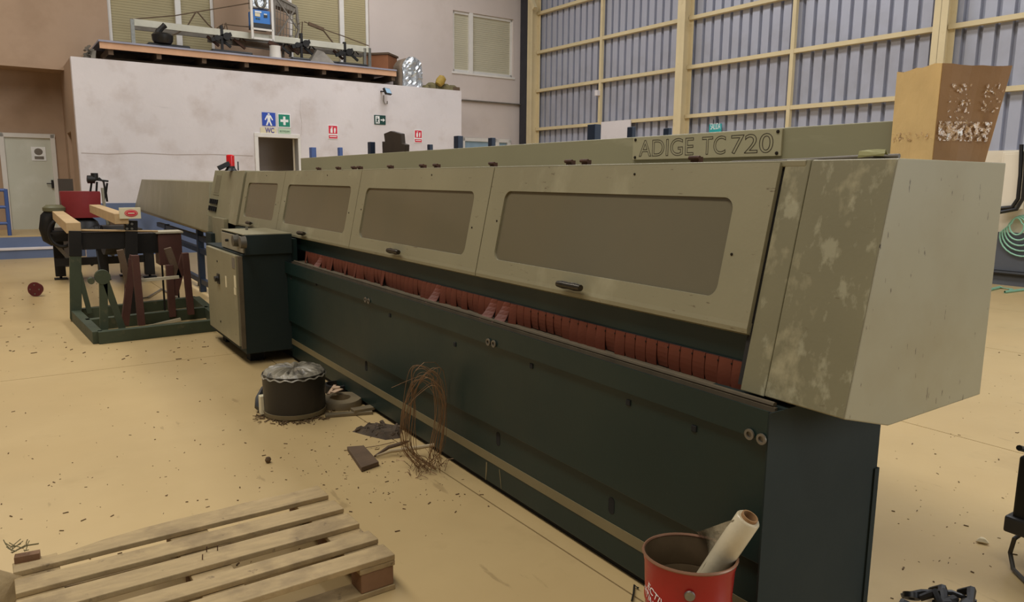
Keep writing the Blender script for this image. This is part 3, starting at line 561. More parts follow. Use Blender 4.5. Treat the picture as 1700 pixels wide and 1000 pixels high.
# ================================================================== the tube cutting machine
U0, U1 = 1.40, 9.5
mc = thing('tube_cutting_machine', 'long beige and dark green tube cutting machine with window doors', 'machine', (2.3, 5.0, 0))
def part(mb, name, mt, parent=mc, **k): return mb.build(name, mt, parent, **k)
m = MB(); m.box((1.955, U0+.05, .04), (2.5, U1, .86)); part(m, 'base_body', M_green)
m = MB(); m.box((1.885, U0, .775), (1.955, 6.36, .848)); m.box((1.885, U0, .848), (1.891, 6.36, .872)); part(m, 'upper_flange', M_green)
m = MB(); m.box((1.892, U0+.002, .849), (1.944, 6.35, .853)); part(m, 'flange_gap_shade', M_dark)  # black strip stands in for the shade in the gap
m = MB(); m.box((1.902, U0, .355), (1.955, 6.36, .772)); part(m, 'side_panel', M_green, bevel=.003)
m = MB(); m.box((1.925, U0, .035), (1.955, 6.36, .345)); part(m, 'skirt_panel', M_green, bevel=.003)
m = MB(); m.box((1.922, U0, .146), (1.93, 6.36, .193)); part(m, 'khaki_stripe', M_stripe)
m = MB(); m.box((1.95, U0+.1, .0), (2.4, U1-.1, .045)); part(m, 'plinth', M_dark)
m = MB(); m.box((1.944, U0+.02, .851), (2.45, 6.36, .868)); part(m, 'ledge', M_ledge)
m = MB(); m.cyl((1.956, U0+.03, .874), (1.956, 6.3, .874), .010, 8); part(m, 'ledge_lip', M_ledge, smooth=True)
m = MB(); m.box((1.956, U0-.006, 0), (2.515, U0+.32, .87)); m.box((2.1, U0-.006, .87), (2.515, U0+.32, .95)); m.box((1.885, U0-.006, 0), (1.956, U0-.0005, .868)); lg = part(m, 'end_leg', M_green2)
m = MB(); m.box((2.495, U0-.012, 0), (2.522, U0+.02, .56)); part(m, 'corner_strip', M_green2, lg)
m = MB(); m.box((1.885, 9.2, 0), (2.515, U1, .93)); part(m, 'end_leg', M_green2, bevel=.004)
m = MB(); m.box((2.035, 1.55, .962), (2.07, 8.3, 1.09)); part(m, 'green_beam', M_green)
# bolts of the flange and oval slots of the skirt
for px, py in ((608, 498), (613, 500), (812, 568), (821, 571), (1246, 721), (1266, 729)):
    p = MX(px, py, 1.885); m = MB(); m.lathe([(.0, 0), (.014, 0), (.018, .004), (.018, .010), (.010, .010), (.010, .003), (0, .003)], (1.886, p[1], p[2]), 14, (-1, 0, 0)); part(m, 'socket_bolt', mat('grey_bolt', (120, 112, 98), .5, .5), smooth=True)
for px, py in ((608, 608), (827, 729), (1015, 840)):
    p = MX(px, py, 1.925); m = MB(); poly = [(1.9235, p[1]+.018*math.cos(a), p[2]+(.018*math.sin(a)+(.018 if math.sin(a) > 0 else -.018))) for a in np.linspace(0, 2*math.pi, 20)[:-1]]
    m.prism(poly, (.004, 0, 0)); part(m, 'oval_slot', M_dark)
for px, py in ((483, 462), (525, 472), (647, 524), (755, 572), (882, 608), (1043, 709-40), (1152, 762-50)):
    p = MX(px, py, 1.90); m = MB(); m.box((1.897, p[1]-.012, p[2]-.012), (1.904, p[1]+.012, p[2]+.012)); part(m, 'rivet', M_dark, bevel=.003)
for px0, py0, px1, py1, w_ in ((808, 768, 806, 797, .007), (829, 780, 832, 812, .004)):
    a_ = MX(px0, py0, 1.9235); b_ = MX(px1, py1, 1.9235); m = MB(); m.prism([(1.9245, a_[1]+w_, a_[2]), (1.9245, b_[1]+w_*.4, b_[2]), (1.9245, b_[1]-w_*.3, b_[2]), (1.9245, (a_[1]+b_[1])/2-w_, (a_[2]+b_[2])/2), (1.9245, a_[1]-w_*.6, a_[2])], (-.0008, 0, 0)); part(m, 'paint_scrape', M_stripe)
# rubber strips
def strip_mesh(kind):
    m = MB(); w = .057; rows = []; rnd = random.Random(kind)
    lift = [0, .004, -.004, .012, .02, .06][kind]; ln = [.095, .099, .092, .1, .1, .1][kind]; tw = [0, .15, -.12, .3, -.35, .9][kind]
    for k in range(6):
        t = k/5; z = .965-ln*t; x = 2.022-lift*t**2-.004*math.sin(3*t)
        rows.append([(x-tw*.02*t*(j-.5)*2, 1.60+w*j*(1-.08*(t > .9)), z+random.uniform(-.001, .001)) for j in (0, .5, 1)])
    m.grid(rows); return m.build('rubber_strip', M_red, mc, solid=.003)
protos = {}
for k in range(78):
    u = 1.60+k*.0605
    if u > 6.15: break
    far = u > 3.2; kd = random.choices(range(6), [30, 25, 25, 10, 8, 2] if far else [50, 25, 25, 0, 0, 0])[0]
    if 2.95 < u < 3.2: kd = [3, 5, 4, 3, 5][k % 5]
    if kd not in protos: o = protos[kd] = strip_mesh(kd)
    else: o = protos[kd].copy(); COL.objects.link(o); o.parent = mc
    o.location = (0, u-1.60, 0)
m = MB(); m.box((2.03, 1.45, .865), (2.06, 6.2, .965)); part(m, 'dark_backing', mat('dark_red_backing', (52, 24, 16), .8))
for k in range(22):
    m = MB(); u = 1.6+k*.0605+.0; m.lathe([(0, 0), (.0035, 0), (.0035, .002), (0, .003)], (2.019, u, .952), 8, (-1, 0, 0)); part(m, 'strip_screw', M_screw)
# hood: inclined front plane
KX = .2135
def hx(z, off=0.0): return 2.13+KX*(z-1.643)-off
def inc(s, z, off=0.0): return (hx(z, off), s, z)
def incpick(px, py, off=0.0):
    d = ray(px, py); c = 2.13-KX*1.643-off; t = (c-CP[0]+KX*CP[2])/(d[0]-KX*d[2]); p = CP+t*d; return p[1], p[2]
HT = 1.643
def front_prof(s, thick=0.0): return [(1.969, s, .888), (2.13, s, HT), (2.79, s, HT), (2.79, s, .838), (2.21, s, .826)]
ec = MB(); ec.prism(front_prof(1.2), (0, .28, 0)); cap = part(ec, 'end_cap', M_end, bevel=.004)
m = MB(); q = [inc(1.203, .892, .0015), inc(1.478, .892, .0015), inc(1.478, 1.640, .0015), inc(1.203, 1.640, .0015)]; m.prism(q, (-.0015, 0, 0)); part(m, 'cap_front', M_dust, cap)
m = MB(); q = [inc(1.484, .886, .0), inc(1.578, .886, .0), inc(1.578, 1.645, .0), inc(1.484, 1.645, .0)]; m.prism(q, (.04, 0, 0)); part(m, 'filler_panel', M_dust, bevel=.003)
m = MB(); q = [inc(1.478, .9, -.01), inc(1.60, .9, -.01), inc(1.60, 1.64, -.01), inc(1.478, 1.64, -.01)]; m.prism(q, (.02, 0, 0)); part(m, 'seam_backing', M_seam)
m = MB(); m.prism([(2.06, 1.5, 1.09), (2.14, 1.5, 1.62), (2.79, 1.5, 1.62), (2.79, 1.5, .95), (2.06, 1.5, .95)], (0, 7.9, 0)); part(m, 'hood_core', M_seam)
m = MB(); m.box((2.125, 1.5, 1.622), (2.80, 8.4, HT)); part(m, 'hood_top', M_hood, bevel=.003)
m = MB(); m.box((2.62, 1.5, .85), (2.80, 8.4, 1.64)); part(m, 'hood_back', M_hood)
def rounded(s0, s1, z0, z1, r, n=6):
    pts = []
    for cx, cz, a0 in ((s1-r, z1-r, 0), (s0+r, z1-r, 90), (s0+r, z0+r, 180), (s1-r, z0+r, 270)):
        for k in range(n+1):
            a = math.radians(a0+90*k/n); pts.append((cx+r*math.cos(a), cz+r*math.sin(a)))
    return pts
def window_door(idx, s0, s1, w0, w1, wz0, wz1, handle, label):
    z0, z1 = 1.105, 1.636; n = 6; inner = rounded(w0, w1, wz0, wz1, .045, n); corners = [(s1, z1), (s0, z1), (s0, z0), (s1, z0)]; m = MB()
    off = .012
    f_in = [inc(s, z, off) for s, z in inner]; b_in = [inc(s, z, -.006) for s, z in inner]
    f_c = [inc(s, z, off) for s, z in corners]; b_c = [inc(s, z, -.006) for s, z in corners]
    N_ = len(inner); vs = f_in+b_in+f_c+b_c; fs = []
    for c in range(4):
        for k in range(n): i = c*(n+1)+k; fs.append((i, i+1, 2*N_+c))
        i = c*(n+1)+n; j = ((c+1) % 4)*(n+1); fs.append((i, j, 2*N_+(c+1) % 4, 2*N_+c))
        fs.append((2*N_+c, 2*N_+(c+1) % 4, 2*N_+4+(c+1) % 4, 2*N_+4+c))
    for i in range(N_): j = (i+1) % N_; fs.append((i, j, N_+j, N_+i))
    m.add(vs, fs)
    lip = [(hx(1.105, off), 1.105), (hx(1.088, off)-.001, 1.088), (hx(1.07, off)+.004, 1.072), (hx(1.07)+.014, 1.062), (hx(1.07)+.035, 1.06)]
    m.grid([[(x, s0, z) for x, z in lip], [(x, s1, z) for x, z in lip]]); 
    m.add([(x, s0, z) for x, z in lip]+[(hx(1.105, -.02), s0, 1.105)], [(0, 1, 2, 3, 4, 5)]); m.add([(x, s1, z) for x, z in lip]+[(hx(1.105, -.02), s1, 1.105)], [(0, 1, 2, 3, 4, 5)])
    dr = part(m, 'cover_door', M_hood, smooth=False); dr['label'] = label
    g = MB(); g.prism([inc(s, z, .002) for s, z in rounded(w0-.002, w1+.002, wz0-.002, wz1+.002, .046)], (.004, 0, 0)); g.build('door_window', M_pane, dr)
    hb = MB(); zz = 1.122; x = hx(zz, off)
    hb.lathe([(0, -.082), (.014, -.08), (.018, -.04), (.015, .0), (.018, .04), (.014, .08), (0, .082)], (x-.034, handle, zz), 12, (0, 1, 0)); hd = hb.build('handle', M_handle, dr, smooth=True)
    hb = MB(); hb.cyl((x-.03, handle+.03, zz), (x+.005, handle+.03, zz), .007, 10); hb.cyl((x-.03, handle-.03, zz), (x+.005, handle-.03, zz), .007, 10); hb.build('handle_post', M_steel, hd, smooth=True)
    for s, z in ((w0-.035, (wz0+wz1)/2-.02), (w1+.03, (wz0+wz1)/2+.02), (s0+.22*(s1-s0)+.3, 1.6)):
        if abs(s-s0) < 2 and s < s1: sc = MB(); sc.lathe([(0, 0), (.005, 0), (.005, .003), (0, .004)], inc(s, z, off), 8, (-1, 0, 0)); sc.build('screw', M_screw, dr)
    return dr
window_door(3, 1.590, 3.352, 1.748, 3.21, 1.172, 1.518, 2.52, 'cover door nearest the end cap')
window_door(2, 3.360, 5.148, 3.51, 5.012, 1.165, 1.511, 4.33, 'second cover door from the end cap')
window_door(1, 5.156, 6.972, 5.30, 6.83, 1.172, 1.52, 6.16, 'third cover door from the end cap')
window_door(0, 6.980, 8.36, 7.15, 8.22, 1.173, 1.526, 7.83, 'narrow cover door beside the console')
# raised back panel with the name plate
bpk = MB(); XC = 2.72; bpk.box((XC, 1.55, 1.60), (XC+.03, MX(499, 262, XC)[1], MX(1000, 231, XC)[2])); bk = part(bpk, 'back_cover', mat('beige_back_cover', (144, 138, 108), .45, 0, .06, 1, .05, 30, [((176, 168, 138), .6, .7, 1.8, (1, .5, 2), .6)]), bevel=.004)
pl = [MX(1051, 231, XC-.01), MX(1299, 210.5, XC-.01), MX(1299, 259, XC-.01), MX(1051, 265.5, XC-.01)]
ya_, yb2 = pl[0][1], pl[1][1]; zt1 = (pl[0][2]+pl[1][2])/2; zb1 = (pl[2][2]+pl[3][2])/2
m = MB(); m.box((XC-.01, yb2, zb1), (XC, ya_, zt1)); npl = part(m, 'name_plate', mat('beige_name_plate', (168, 160, 128), .4, 0, .04, 3), bk, bevel=.001)
hgt = zt1-zb1; M_ink = mat('dark_brown_engraving', (52, 40, 26), .6)
def plate_word(txt, p0, p1):
    y0 = MX(p0, 245, XC-.01)[1]; y1 = MX(p1, 235, XC-.01)[1]
    me = lettering('lettering', txt, hgt*1.02, (XC-.0105, y0, zb1+hgt*.15), (0, -1, 0), (0, 0, 1), M_ink, mc, outline=.0014, width=y0-y1); return me
plate_word('ADIGE', 1061, 1152); plate_word('TC', 1165, 1205); plate_word('720', 1213, 1284)
for y in (ya_-.02, yb2+.02):
    for z in (zb1+.012, zt1-.012):
        m = MB(); m.lathe([(0, 0), (.008, 0), (.007, .004), (0, .005)], (XC-.01, y, z), 10, (-1, 0, 0)); part(m, 'plate_screw', M_screw)
# hinge clips along the hood's top edge
for px in (532, 565, 591, 601, 652, 706, 729, 823, 951, 977, 1160):
    p = MX(px, 278, 2.19); m = MB(); y = p[1]; m.box((2.165, y-.02, HT), (2.19, y+.02, HT+.022)); m.cyl((2.165, y-.026, HT+.018), (2.165, y+.026, HT+.018), .008, 8); part(m, 'hinge_clip', M_rust)
# console pod beyond the narrow door
zp0, zp1 = 1.045, 1.655
m = MB(); q = [inc(8.40, zp0+.02, .03), inc(9.45, zp0+.05, .03), inc(9.45, zp1, .03), inc(8.40, zp1, .03)]; m.prism(q, (.45, 0, 0)); pod = part(m, 'console_housing', M_hood, bevel=.006)
A0 = np.array(incpick(372, 320, .03)); uP = 9.42
def facet(px, py):                # display facet: a vertical-ish plane that turns outward from the housing
    d = ray(px, py); n = np.array([-.75, -.66, 0.0]); n[2] = .17; p0 = np.array([hx(1.64, .03), uP, 1.655]); t = ((p0-CP)@n)/(d@n); return CP+t*d
FC = [facet(343, 358), facet(360, 363), facet(374, 283), facet(357, 283)]
m = MB(); m.prism(FC, (.05, .12, 0)); con = part(m, 'console_face', M_hood, bevel=.004)
def quadpt(u, v): a = FC[3]*(1-u)+FC[2]*u; b = FC[0]*(1-u)+FC[1]*u; return a*(1-v)+b*v
nf = np.array([-.75, -.66, .17]); nf /= np.linalg.norm(nf)
def facebox(name, u0, v0, u1, v1, th, mt, par=con):
    m = MB(); m.prism([quadpt(u0, v1)+nf*.001, quadpt(u1, v1)+nf*.001, quadpt(u1, v0)+nf*.001, quadpt(u0, v0)+nf*.001], nf*th); return m.build(name, mt, par)
facebox('display_frame', .25, .08, .85, .52, .006, M_hood)
facebox('display', .32, .11, .78, .49, .008, mat('display_grey', (134, 124, 98), .2))
for r in range(2):
    for c in range(4): facebox('push_button', .12+.19*c, .62+.15*r, .26+.19*c, .72+.15*r, .02, M_black)
NK = [facet(352, 364), facet(370, 368)]
m = MB(); m.box((1.72, 7.75, .88), (1.85, 8.25, 1.2)); 
a = MX(352, 366, 1.93); b = MX(371, 370, 1.93)
m = MB(); m.box((1.93, b[1], .75), (1.98, a[1], 1.12)); part(m, 'console_post', M_hood, bevel=.004)
# beacon on the pod
bc = incpick(380, 262)
p = MY(382, 284, 9.0); cx = p[0]
zb0 = HT+.01; b0 = MY(383, 276, 9.0); b1 = MY(383, 257, 9.0)
m = MB(); m.lathe([(0, 0), (.045, 0), (.045, b1[2]-b0[2]-.01), (.03, b1[2]-b0[2]), (0, b1[2]-b0[2])], (b0[0], 9.0, b0[2]), 16); part(m, 'beacon_lens', M_redlamp, smooth=True)
m = MB(); m.lathe([(0, 0), (.07, 0), (.05, .03), (.045, b0[2]-1.655)], (b0[0], 9.0, 1.655), 14); m.bar((b0[0]-.14, 8.98, 1.68), (b0[0]-.02, 8.98, 1.74), .05, .05); m.bar((b0[0]+.07, 8.95, 1.66), (b0[0]+.07, 8.95, 1.76), .012, .012); part(m, 'beacon_base', M_black)
# electrical cabinet under the console
kb = MB(); kb.box((1.535, 6.35, .10), (1.95, 7.7, .945)); kb.box((1.56, 6.33, .94), (1.95, 7.14, 1.106)); cb = part(kb, 'cabinet_body', M_green2, bevel=.004)
m = MB(); m.box((1.55, 6.335, 1.106), (1.95, 7.14, 1.112)); m.build('cabinet_lid', M_hood, cb)
m = MB(); m.box((1.497, 6.43, .155), (1.535, 7.56, .93)); cd = m.build('cabinet_door', M_hood, cb, bevel=.005)
m = MB(); m.box((1.50, 6.345, .15), (1.535, 6.37, .93)); m.box((1.51, 6.385, .15), (1.535, 6.41, .93)); m.build('edge_trim', M_ledge, cb)
m = MB(); m.box((1.545, 6.36, .955), (1.56, 7.11, 1.09)); kp = m.build('knob_panel', mat('grey_panel', (150, 142, 120), .4), cb, bevel=.003)
for px, py, r in ((386, 400, .052), (398, 403, .052)):
    p = MX(px, py, 1.50); m = MB(); m.lathe([(0, 0), (r, 0), (r*.9, .045), (r*.5, .05), (0, .05)], (1.545, p[1], p[2]), 18, (-1, 0, 0)); part(m, 'round_socket', mat('grey_socket', (96, 90, 78), .35, .3), smooth=True)
p = MX(376, 399, 1.53); m = MB(); m.lathe([(0, 0), (.012, 0), (.012, .025), (0, .03)], (1.545, p[1], p[2]), 10, (-1, 0, 0)); part(m, 'small_knob', M_black, smooth=True)
p = MX(362, 463, 1.49); m = MB(); m.box((1.487, p[1]-.04, p[2]-.045), (1.499, p[1]+.04, p[2]+.045)); m.bar((1.475, p[1]-.025, p[2]), (1.475, p[1]+.06, p[2]+.005), .02, .026); m.lathe([(0, 0), (.028, 0), (.024, .03), (0, .03)], (1.49, p[1], p[2]), 14, (-1, 0, 0)); part(m, 'isolator_switch', M_black)
p = MX(386, 437, 1.49)
m = MB(); m.box((1.494, p[1]-.045, p[2]-.045), (1.497, p[1]+.045, p[2]+.045)); part(m, 'grey_label', M_grey)
for px, py in ((359.5, 434), (365.5, 534)):
    p = MX(px, py, 1.49); m = MB(); m.lathe([(0, 0), (.009, 0), (.009, .004), (0, .005)], (1.496, p[1], p[2]), 10, (-1, 0, 0)); part(m, 'door_lock', M_screw)
for px, py, w_, h_ in ((389, 468, .03, .05), (389, 484, .03, .03), (374, 468, .02, .05)):
    p = MX(px, py, 1.49); m = MB(); m.box((1.4945, p[1]-w_, p[2]-h_), (1.497, p[1]+w_, p[2]+h_)); part(m, 'warning_label', M_yell)
for y in (6.5, 7.4):
    m = MB(); m.box((1.6, y, 0), (1.72, y+.12, .10)); m.build('foot', M_dark, cb)
m = MB(); m.box((1.95, 6.36, .05), (2.0, 8.3, 1.06)); part(m, 'rear_bay', M_green)
m = MB(); m.bar((1.72, 6.9, 1.112), (1.72, 6.9, 1.14), .02, .02); part(m, 'lid_bolt', M_steel)

# ---- outfeed cover beyond the console
of = thing('outfeed_hood', 'long beige outfeed hood beyond the console on dark blue legs', 'machine', (1.95, 12.3, 0))
XO = 2.06
ofp = [MX(235, 298, XO), MX(347, 302, XO), MX(345, 385, XO-.06), MX(223.5, 345, XO-.06)]
m = MB(); m.prism(ofp, (.5, 0, 0)); m.build('hood_panel', M_hood, of, bevel=.006)
m = MB(); m.prism([ofp[3]+np.array([0, 0, 0]), ofp[2], ofp[2]+np.array([.12, 0, -.07]), ofp[3]+np.array([.12, 0, -.09])], (.38, 0, 0)); m.build('hood_underside', M_hood, of)
for px in (326, 343):
    t = MX(px, 380, 2.06); m = MB(); m.box((2.06, t[1]-.05, 0), (2.14, t[1]+.05, t[2])); m.build('leg', M_navy, of, bevel=.004)
t = MX(326, 400, 2.0); 
for z in (.12, .55, .72):
    m = MB(); m.box((2.07, 10.2, z), (2.13, 14.5, z+.07)); m.build('cross_rail', M_navy, of)
m = MB(); m.box((2.06, 13.6, 0), (2.14, 13.7, .8)); m.build('leg', M_navy, of)
m = MB(); p = MX(346, 340, 1.92); m.box((2.1, 9.75, .86), (2.4, 9.8, 1.45)); m.build('end_gap_fill', M_black, of)  # black box filling the dark gap beside the console

# ---- cable with torn tape along the hood top
cb2 = thing('cable', 'grey cable with a torn tape end lying along the hood top', 'cable', (2.17, 1.6, HT))
m = MB(); pts = [MX(px, py, 2.20) for px, py in ((1215, 268), (1280, 267), (1340, 265), (1400, 262), (1440, 260), (1475, 261))]
m.tube([(2.20, p[1], max(HT+.004, p[2])) for p in pts], [.002, .003, .005, .006, .006, .006], 8); m.build('sheath', M_cablegrey, cb2, smooth=True)
e0 = MX(1452, 259, 2.19); e1 = MX(1493, 259, 2.19); m = MB(); m.cyl((2.19, e0[1], HT+.008), (2.19, e1[1]-.0, HT+.008), .0075, 10); m.build('cable_end', M_cablegrey, cb2, smooth=True)
m = MB(); c = (2.175, MX(1452, 258, 2.18)[1], HT+.012); rows = []
for i in range(7):
    a = i/6*3.6; rows.append([(c[0]+.014*math.cos(a)-.004*j, c[1]+.045-.03*j+.004*math.sin(i), c[2]+.014*math.sin(a)+.003*math.sin(i*2+j)) for j in range(4)])
m.grid(rows); m.build('torn_tape', mat('khaki_tape', (150, 146, 98), .7), cb2, solid=.001)

# ---- cardboard box on the end cap
d1 = np.array([math.sin(math.radians(117-1.2)), math.cos(math.radians(117-1.2)), 0]); d2 = np.array([math.sin(math.radians(27.9-1.2)), math.cos(math.radians(27.9-1.2)), 0])
B0 = MY(1548, 264, 1.33); B0[2] = HT; T0 = MY(1565, 105, 1.33)
T1 = along(T0, d1, 1680); B1 = along(B0, d1, 1634); T2 = along(T0, d2, 1490); B2 = along(B0, d2, 1477)
T2[2] = T0[2]+.005; B1[2] = B2[2] = HT; T1[2] = T0[2]; T3 = T2+(T1-T0); B3 = B2+(B1-B0)
bxr = thing('cardboard_box', 'open cardboard box with crinkled tape standing on the end cap', 'box', (B0+B3)/2)
def wallsheet(b0, b1, t0, t1, name, mt, jag):
    rows = []; n = 9; nin = np.cross(b1-b0, [0, 0, 1.0]); nin /= np.linalg.norm(nin)
    for k in range(n):
        t = k/(n-1); row = []
        for i in range(8):
            s = i/7; b = b0*(1-s)+b1*s; T = t0*(1-s)+t1*s; p = b*(1-t)+T*t; p = p+nin*.004*math.sin(5*s+3*t)*math.sin(math.pi*s)
            if k == n-1: p = p+np.array([0, 0, jag[i]])
            row.append(p)
        rows.append(row)
    m = MB(); m.grid(rows); return m.build(name, mt, bxr, solid=.004)
wallsheet(B0, B1, T0, T1, 'long_side', M_card_shaded, [0, .0, -.003, -.004, -.002, -.004, -.003, 0])
wallsheet(B2, B0, T2, T0, 'short_side', M_card_lit, [0, -.006, -.003, .002, -.002, 0, .004, 0])
wallsheet(B3, B2, T3, T2, 'rear_side', M_card_shaded, [0]*8)
wallsheet(B1, B3, T1, T3, 'far_side', M_card_lit, [0]*8)
m = MB(); m.prism([B0, B1, B3, B2], (0, 0, .004)); m.build('bottom_flaps', M_card_lit, bxr)
def tape(p, q, name, nout, lo, hi, s0, s1, mt=M_tape):
    b0, b1, t0, t1 = p[0], p[1], q[0], q[1]; rows = []
    for k in range(4):
        t = lo+(hi-lo)*k/3; row = []
        for i in range(9):
            s = s0+(s1-s0)*i/8; x = (b0*(1-s)+b1*s)*(1-t)+(t0*(1-s)+t1*s)*t; row.append(x+nout*(.0055+.0012*math.sin(i*2.1+k*1.7)))
        rows.append(row)
    m = MB(); m.grid(rows); m.build(name, mt, bxr)
no1 = -np.array([d2[0], d2[1], 0]); no2 = -np.array([d1[0], d1[1], 0])
tape((B0, B1), (T0, T1), 'tape_patch', no1, .22, .42, .03, .92); tape((B0, B1), (T0, T1), 'tape_patch', no1, .42, .80, .14, .5, M_tape2); tape((B0, B1), (T0, T1), 'tape_patch', no1, .52, .82, .68, .96, M_tape2)
tape((B2, B0), (T2, T0), 'tape_strip', no2, .24, .33, .05, .97, M_tape2)

# ---- stakes behind the machine
for i, (l, r, t, b, x, mt, lb) in enumerate((
    (513, 525, 245, 262, 3.4, M_blue, 'bright blue square stake, leftmost behind the machine'), (560, 569, 245, 262, 3.4, M_blue, 'narrow blue stake, second from the left behind the machine'),
    (610, 623, 236, 262, 3.3, M_navy, 'dark stake left of the brown machine head'), (709, 719, 240, 262, 3.3, M_navy, 'short black stake right of the brown machine head'),
    (753, 769, 226, 262, 3.3, M_navy, 'wide dark stake in front of the low white window'), (810, 823, 229, 262, 3.3, M_navy, 'dark stake before the right half of the low window'),
    (975, 998, 207, 262, 3.3, M_navy, 'widest dark stake, left of the white board'), (1041, 1056, 211, 262, 3.3, M_navy, 'dark stake right of the white board'),
    (1101, 1116, 213, 262, 3.3, M_navy, 'dark stake just left of the cream column'))):
    a = MX(l, t, x); lo_, hi_ = .01, .6
    for _ in range(40):
        w_ = (lo_+hi_)/2
        if px_of((x+w_*.7, a[1]-w_, a[2]))[0] > r: hi_ = w_
        else: lo_ = w_
    m = MB(); m.box((x, a[1]-w_, 0), (x+w_*.7, a[1], a[2]))
    tag(m.build('steel_stake', mt, None, bevel=.004), lb, 'stake', 'stakes behind the machine')
hd = thing('machine_head', 'dark brown steel machine head rising behind the back cover', 'machine', (3.4, MX(653, 240, 3.4)[1], 0))
m = MB(); m.prism([MX(px, py, 3.4) for px, py in ((637, 222), (648, 217.5), (665, 222), (666.5, 238), (673, 240), (672, 262), (635, 262), (634, 235), (638.5, 235))], (.04, -.02, 0)); m.build('head_housing', mat('dark_brown_steel', (58, 46, 34), .6, .2), hd, bevel=.006)
a = MX(655, 255, 3.4); m = MB(); m.box((3.45, a[1]-.1, 0), (3.5, a[1]+.1, a[2]-.05)); m.build('stand', M_navy, hd)

# ================================================================== things on the floor
# ---- pallet
pz = .144; PA = G(22, 951, pz); PB = G(545, 822, pz); ax = (PB-PA)/np.linalg.norm(PB-PA); ay = np.array([ax[1], -ax[0], 0])   # ay: towards the camera
PC = G(664.5, 918, pz)
org = PB-ax*1.2
pal = thing('wooden_pallet', 'worn wooden pallet with five top boards in the foreground', 'pallet', (org+ax*.6+ay*.35)*np.array([1, 1, 0]))
PM = Matrix(((ax[0], ay[0], 0, org[0]), (ax[1], ay[1], 0, org[1]), (0, 0, 1, 0), (0, 0, 0, 1)))
def plank(x0, x1, y0, y1, z0, z1, name, mt=M_wood, ragged=None, cham=0.0):
    m = MB(); n = 9; top, bot = [], []
    xs_ = np.linspace(x0, x1, n); L_, R_ = [], []
    for i, x in enumerate(xs_):
        j = (ragged[i] if ragged else 0)+random.uniform(-.0015, .0015)
        L_.append((x, y0+j)); R_.append((x, y1+random.uniform(-.0015, .0015)))
    dzv = random.uniform(-.002, .002)
    vs = [tuple(PM@Vector((x, y, z0))) for x, y in L_]+[tuple(PM@Vector((x, y, z0))) for x, y in R_]+[tuple(PM@Vector((x, y, z1+dzv))) for x, y in L_]+[tuple(PM@Vector((x, y, z1+dzv))) for x, y in R_]
    fs = []
    for i in range(n-1):
        fs += [(i, i+1, n+i+1, n+i), (2*n+i, 3*n+i, 3*n+i+1, 2*n+i+1), (i, 2*n+i, 2*n+i+1, i+1), (n+i, n+i+1, 3*n+i+1, 3*n+i)]
    fs += [(0, n, 3*n, 2*n), (n-1, 3*n-1, 4*n-1, 2*n-1)]
    m.add(vs, fs); return m.build(name, mt, pal, bevel=.003)
# five top boards (run along ax), three cross boards under them, nine blocks, three bottom runners
W5 = [(-.125, -.0), (.04, .14), (.19, .315), (.365, .465), (.515, .66)]
eY = float((PC-PB)@ay)
W5 = [(-.115+.0, 0.0), (.045, .155), (.20, .345), (.395, .495), (.545, .69)]
seams = [G(545, 822, pz), G(571, 844, pz), G(602, 868, pz), G(630, 894, pz), G(664.5, 918, pz)]
ye = [float((s-PB)@ay) for s in seams]
starts = [G(527, 806, pz), G(549, 828, pz), G(572, 848, pz), G(612, 880, pz), G(642, 901, pz)]
ys_ = [float((s-PB)@ay) for s in starts]
ys_ = [-.132, .064, .224, .424, .565]
for k in range(5):
    rg_ = [.075, .07, .03, .012, .004, .006, .0, .012, 0] if k == 0 else None
    plank(0, 1.2+random.uniform(-.004, .004), ys_[k], ye[k], pz-.022, pz, 'top_board', M_wood, rg_)
yA, yZ = ys_[0], ye[4]
for x0 in (0, .53, 1.055): plank(x0, x0+.145, yA+.0, yZ, pz-.044, pz-.022, 'cross_board')
for x0 in (0, .53, 1.055):
    for y0 in (yA, (yA+yZ)/2-.05, yZ-.1):
        m = MB(); m.box((x0+.005, y0+.003, .022), (x0+.14, y0+.097, pz-.044), M=PM); m.build('block', mat('block_wood', (126, 92, 62), .8, 0, .15, 6, .2), pal, bevel=.004)
for y0 in (yA, (yA+yZ)/2-.05, yZ-.1): plank(0, 1.2, y0, y0+.1, 0, .022, 'bottom_runner')
for px, py in ((343, 917), (361, 915), (336, 930)):
    p = G(px, py, pz); m = MB(); m.cyl(p, p+np.array([.002, 0, .022]), .002, 6); m.build('nail', M_rust, pal)
m = MB(); p = G(24, 925, pz); q = G(66, 917, pz); m.bar(p-np.array([0, 0, .012]), q-np.array([0, 0, .012]), .035, .03); m.build('broken_stub', M_rbrown and mat('block_wood', (126, 92, 62), .8), pal)
m = MB(); 
for k in range(16):
    p = G(random.uniform(16, 50), random.uniform(906, 916), .17); d = np.array([random.uniform(-.03, .03), random.uniform(-.03, .03), random.uniform(-.01, .02)]); m.tube([p, p+d, p+d*1.6+np.array([.004, .006, 0])], .0018, 5)
p = G(20, 918, .15); q = G(64, 903, .19); m.tube([p, (p+q)/2+np.array([0, 0, .01]), q], .003, 5)
tag(m.build('dry_twig', M_khaki, None), 'dry twig caught on the far left corner of the pallet', 'twig')
lp = MB(); a = G(18, 952, .14); b = G(-30, 1050, .0); lp.bar(a, b, .11, .02, up=(.5, .2, 1)); tag(lp.build('loose_board', M_wood, None, bevel=.003), 'loose board leaning down off the left end of the pallet', 'board')

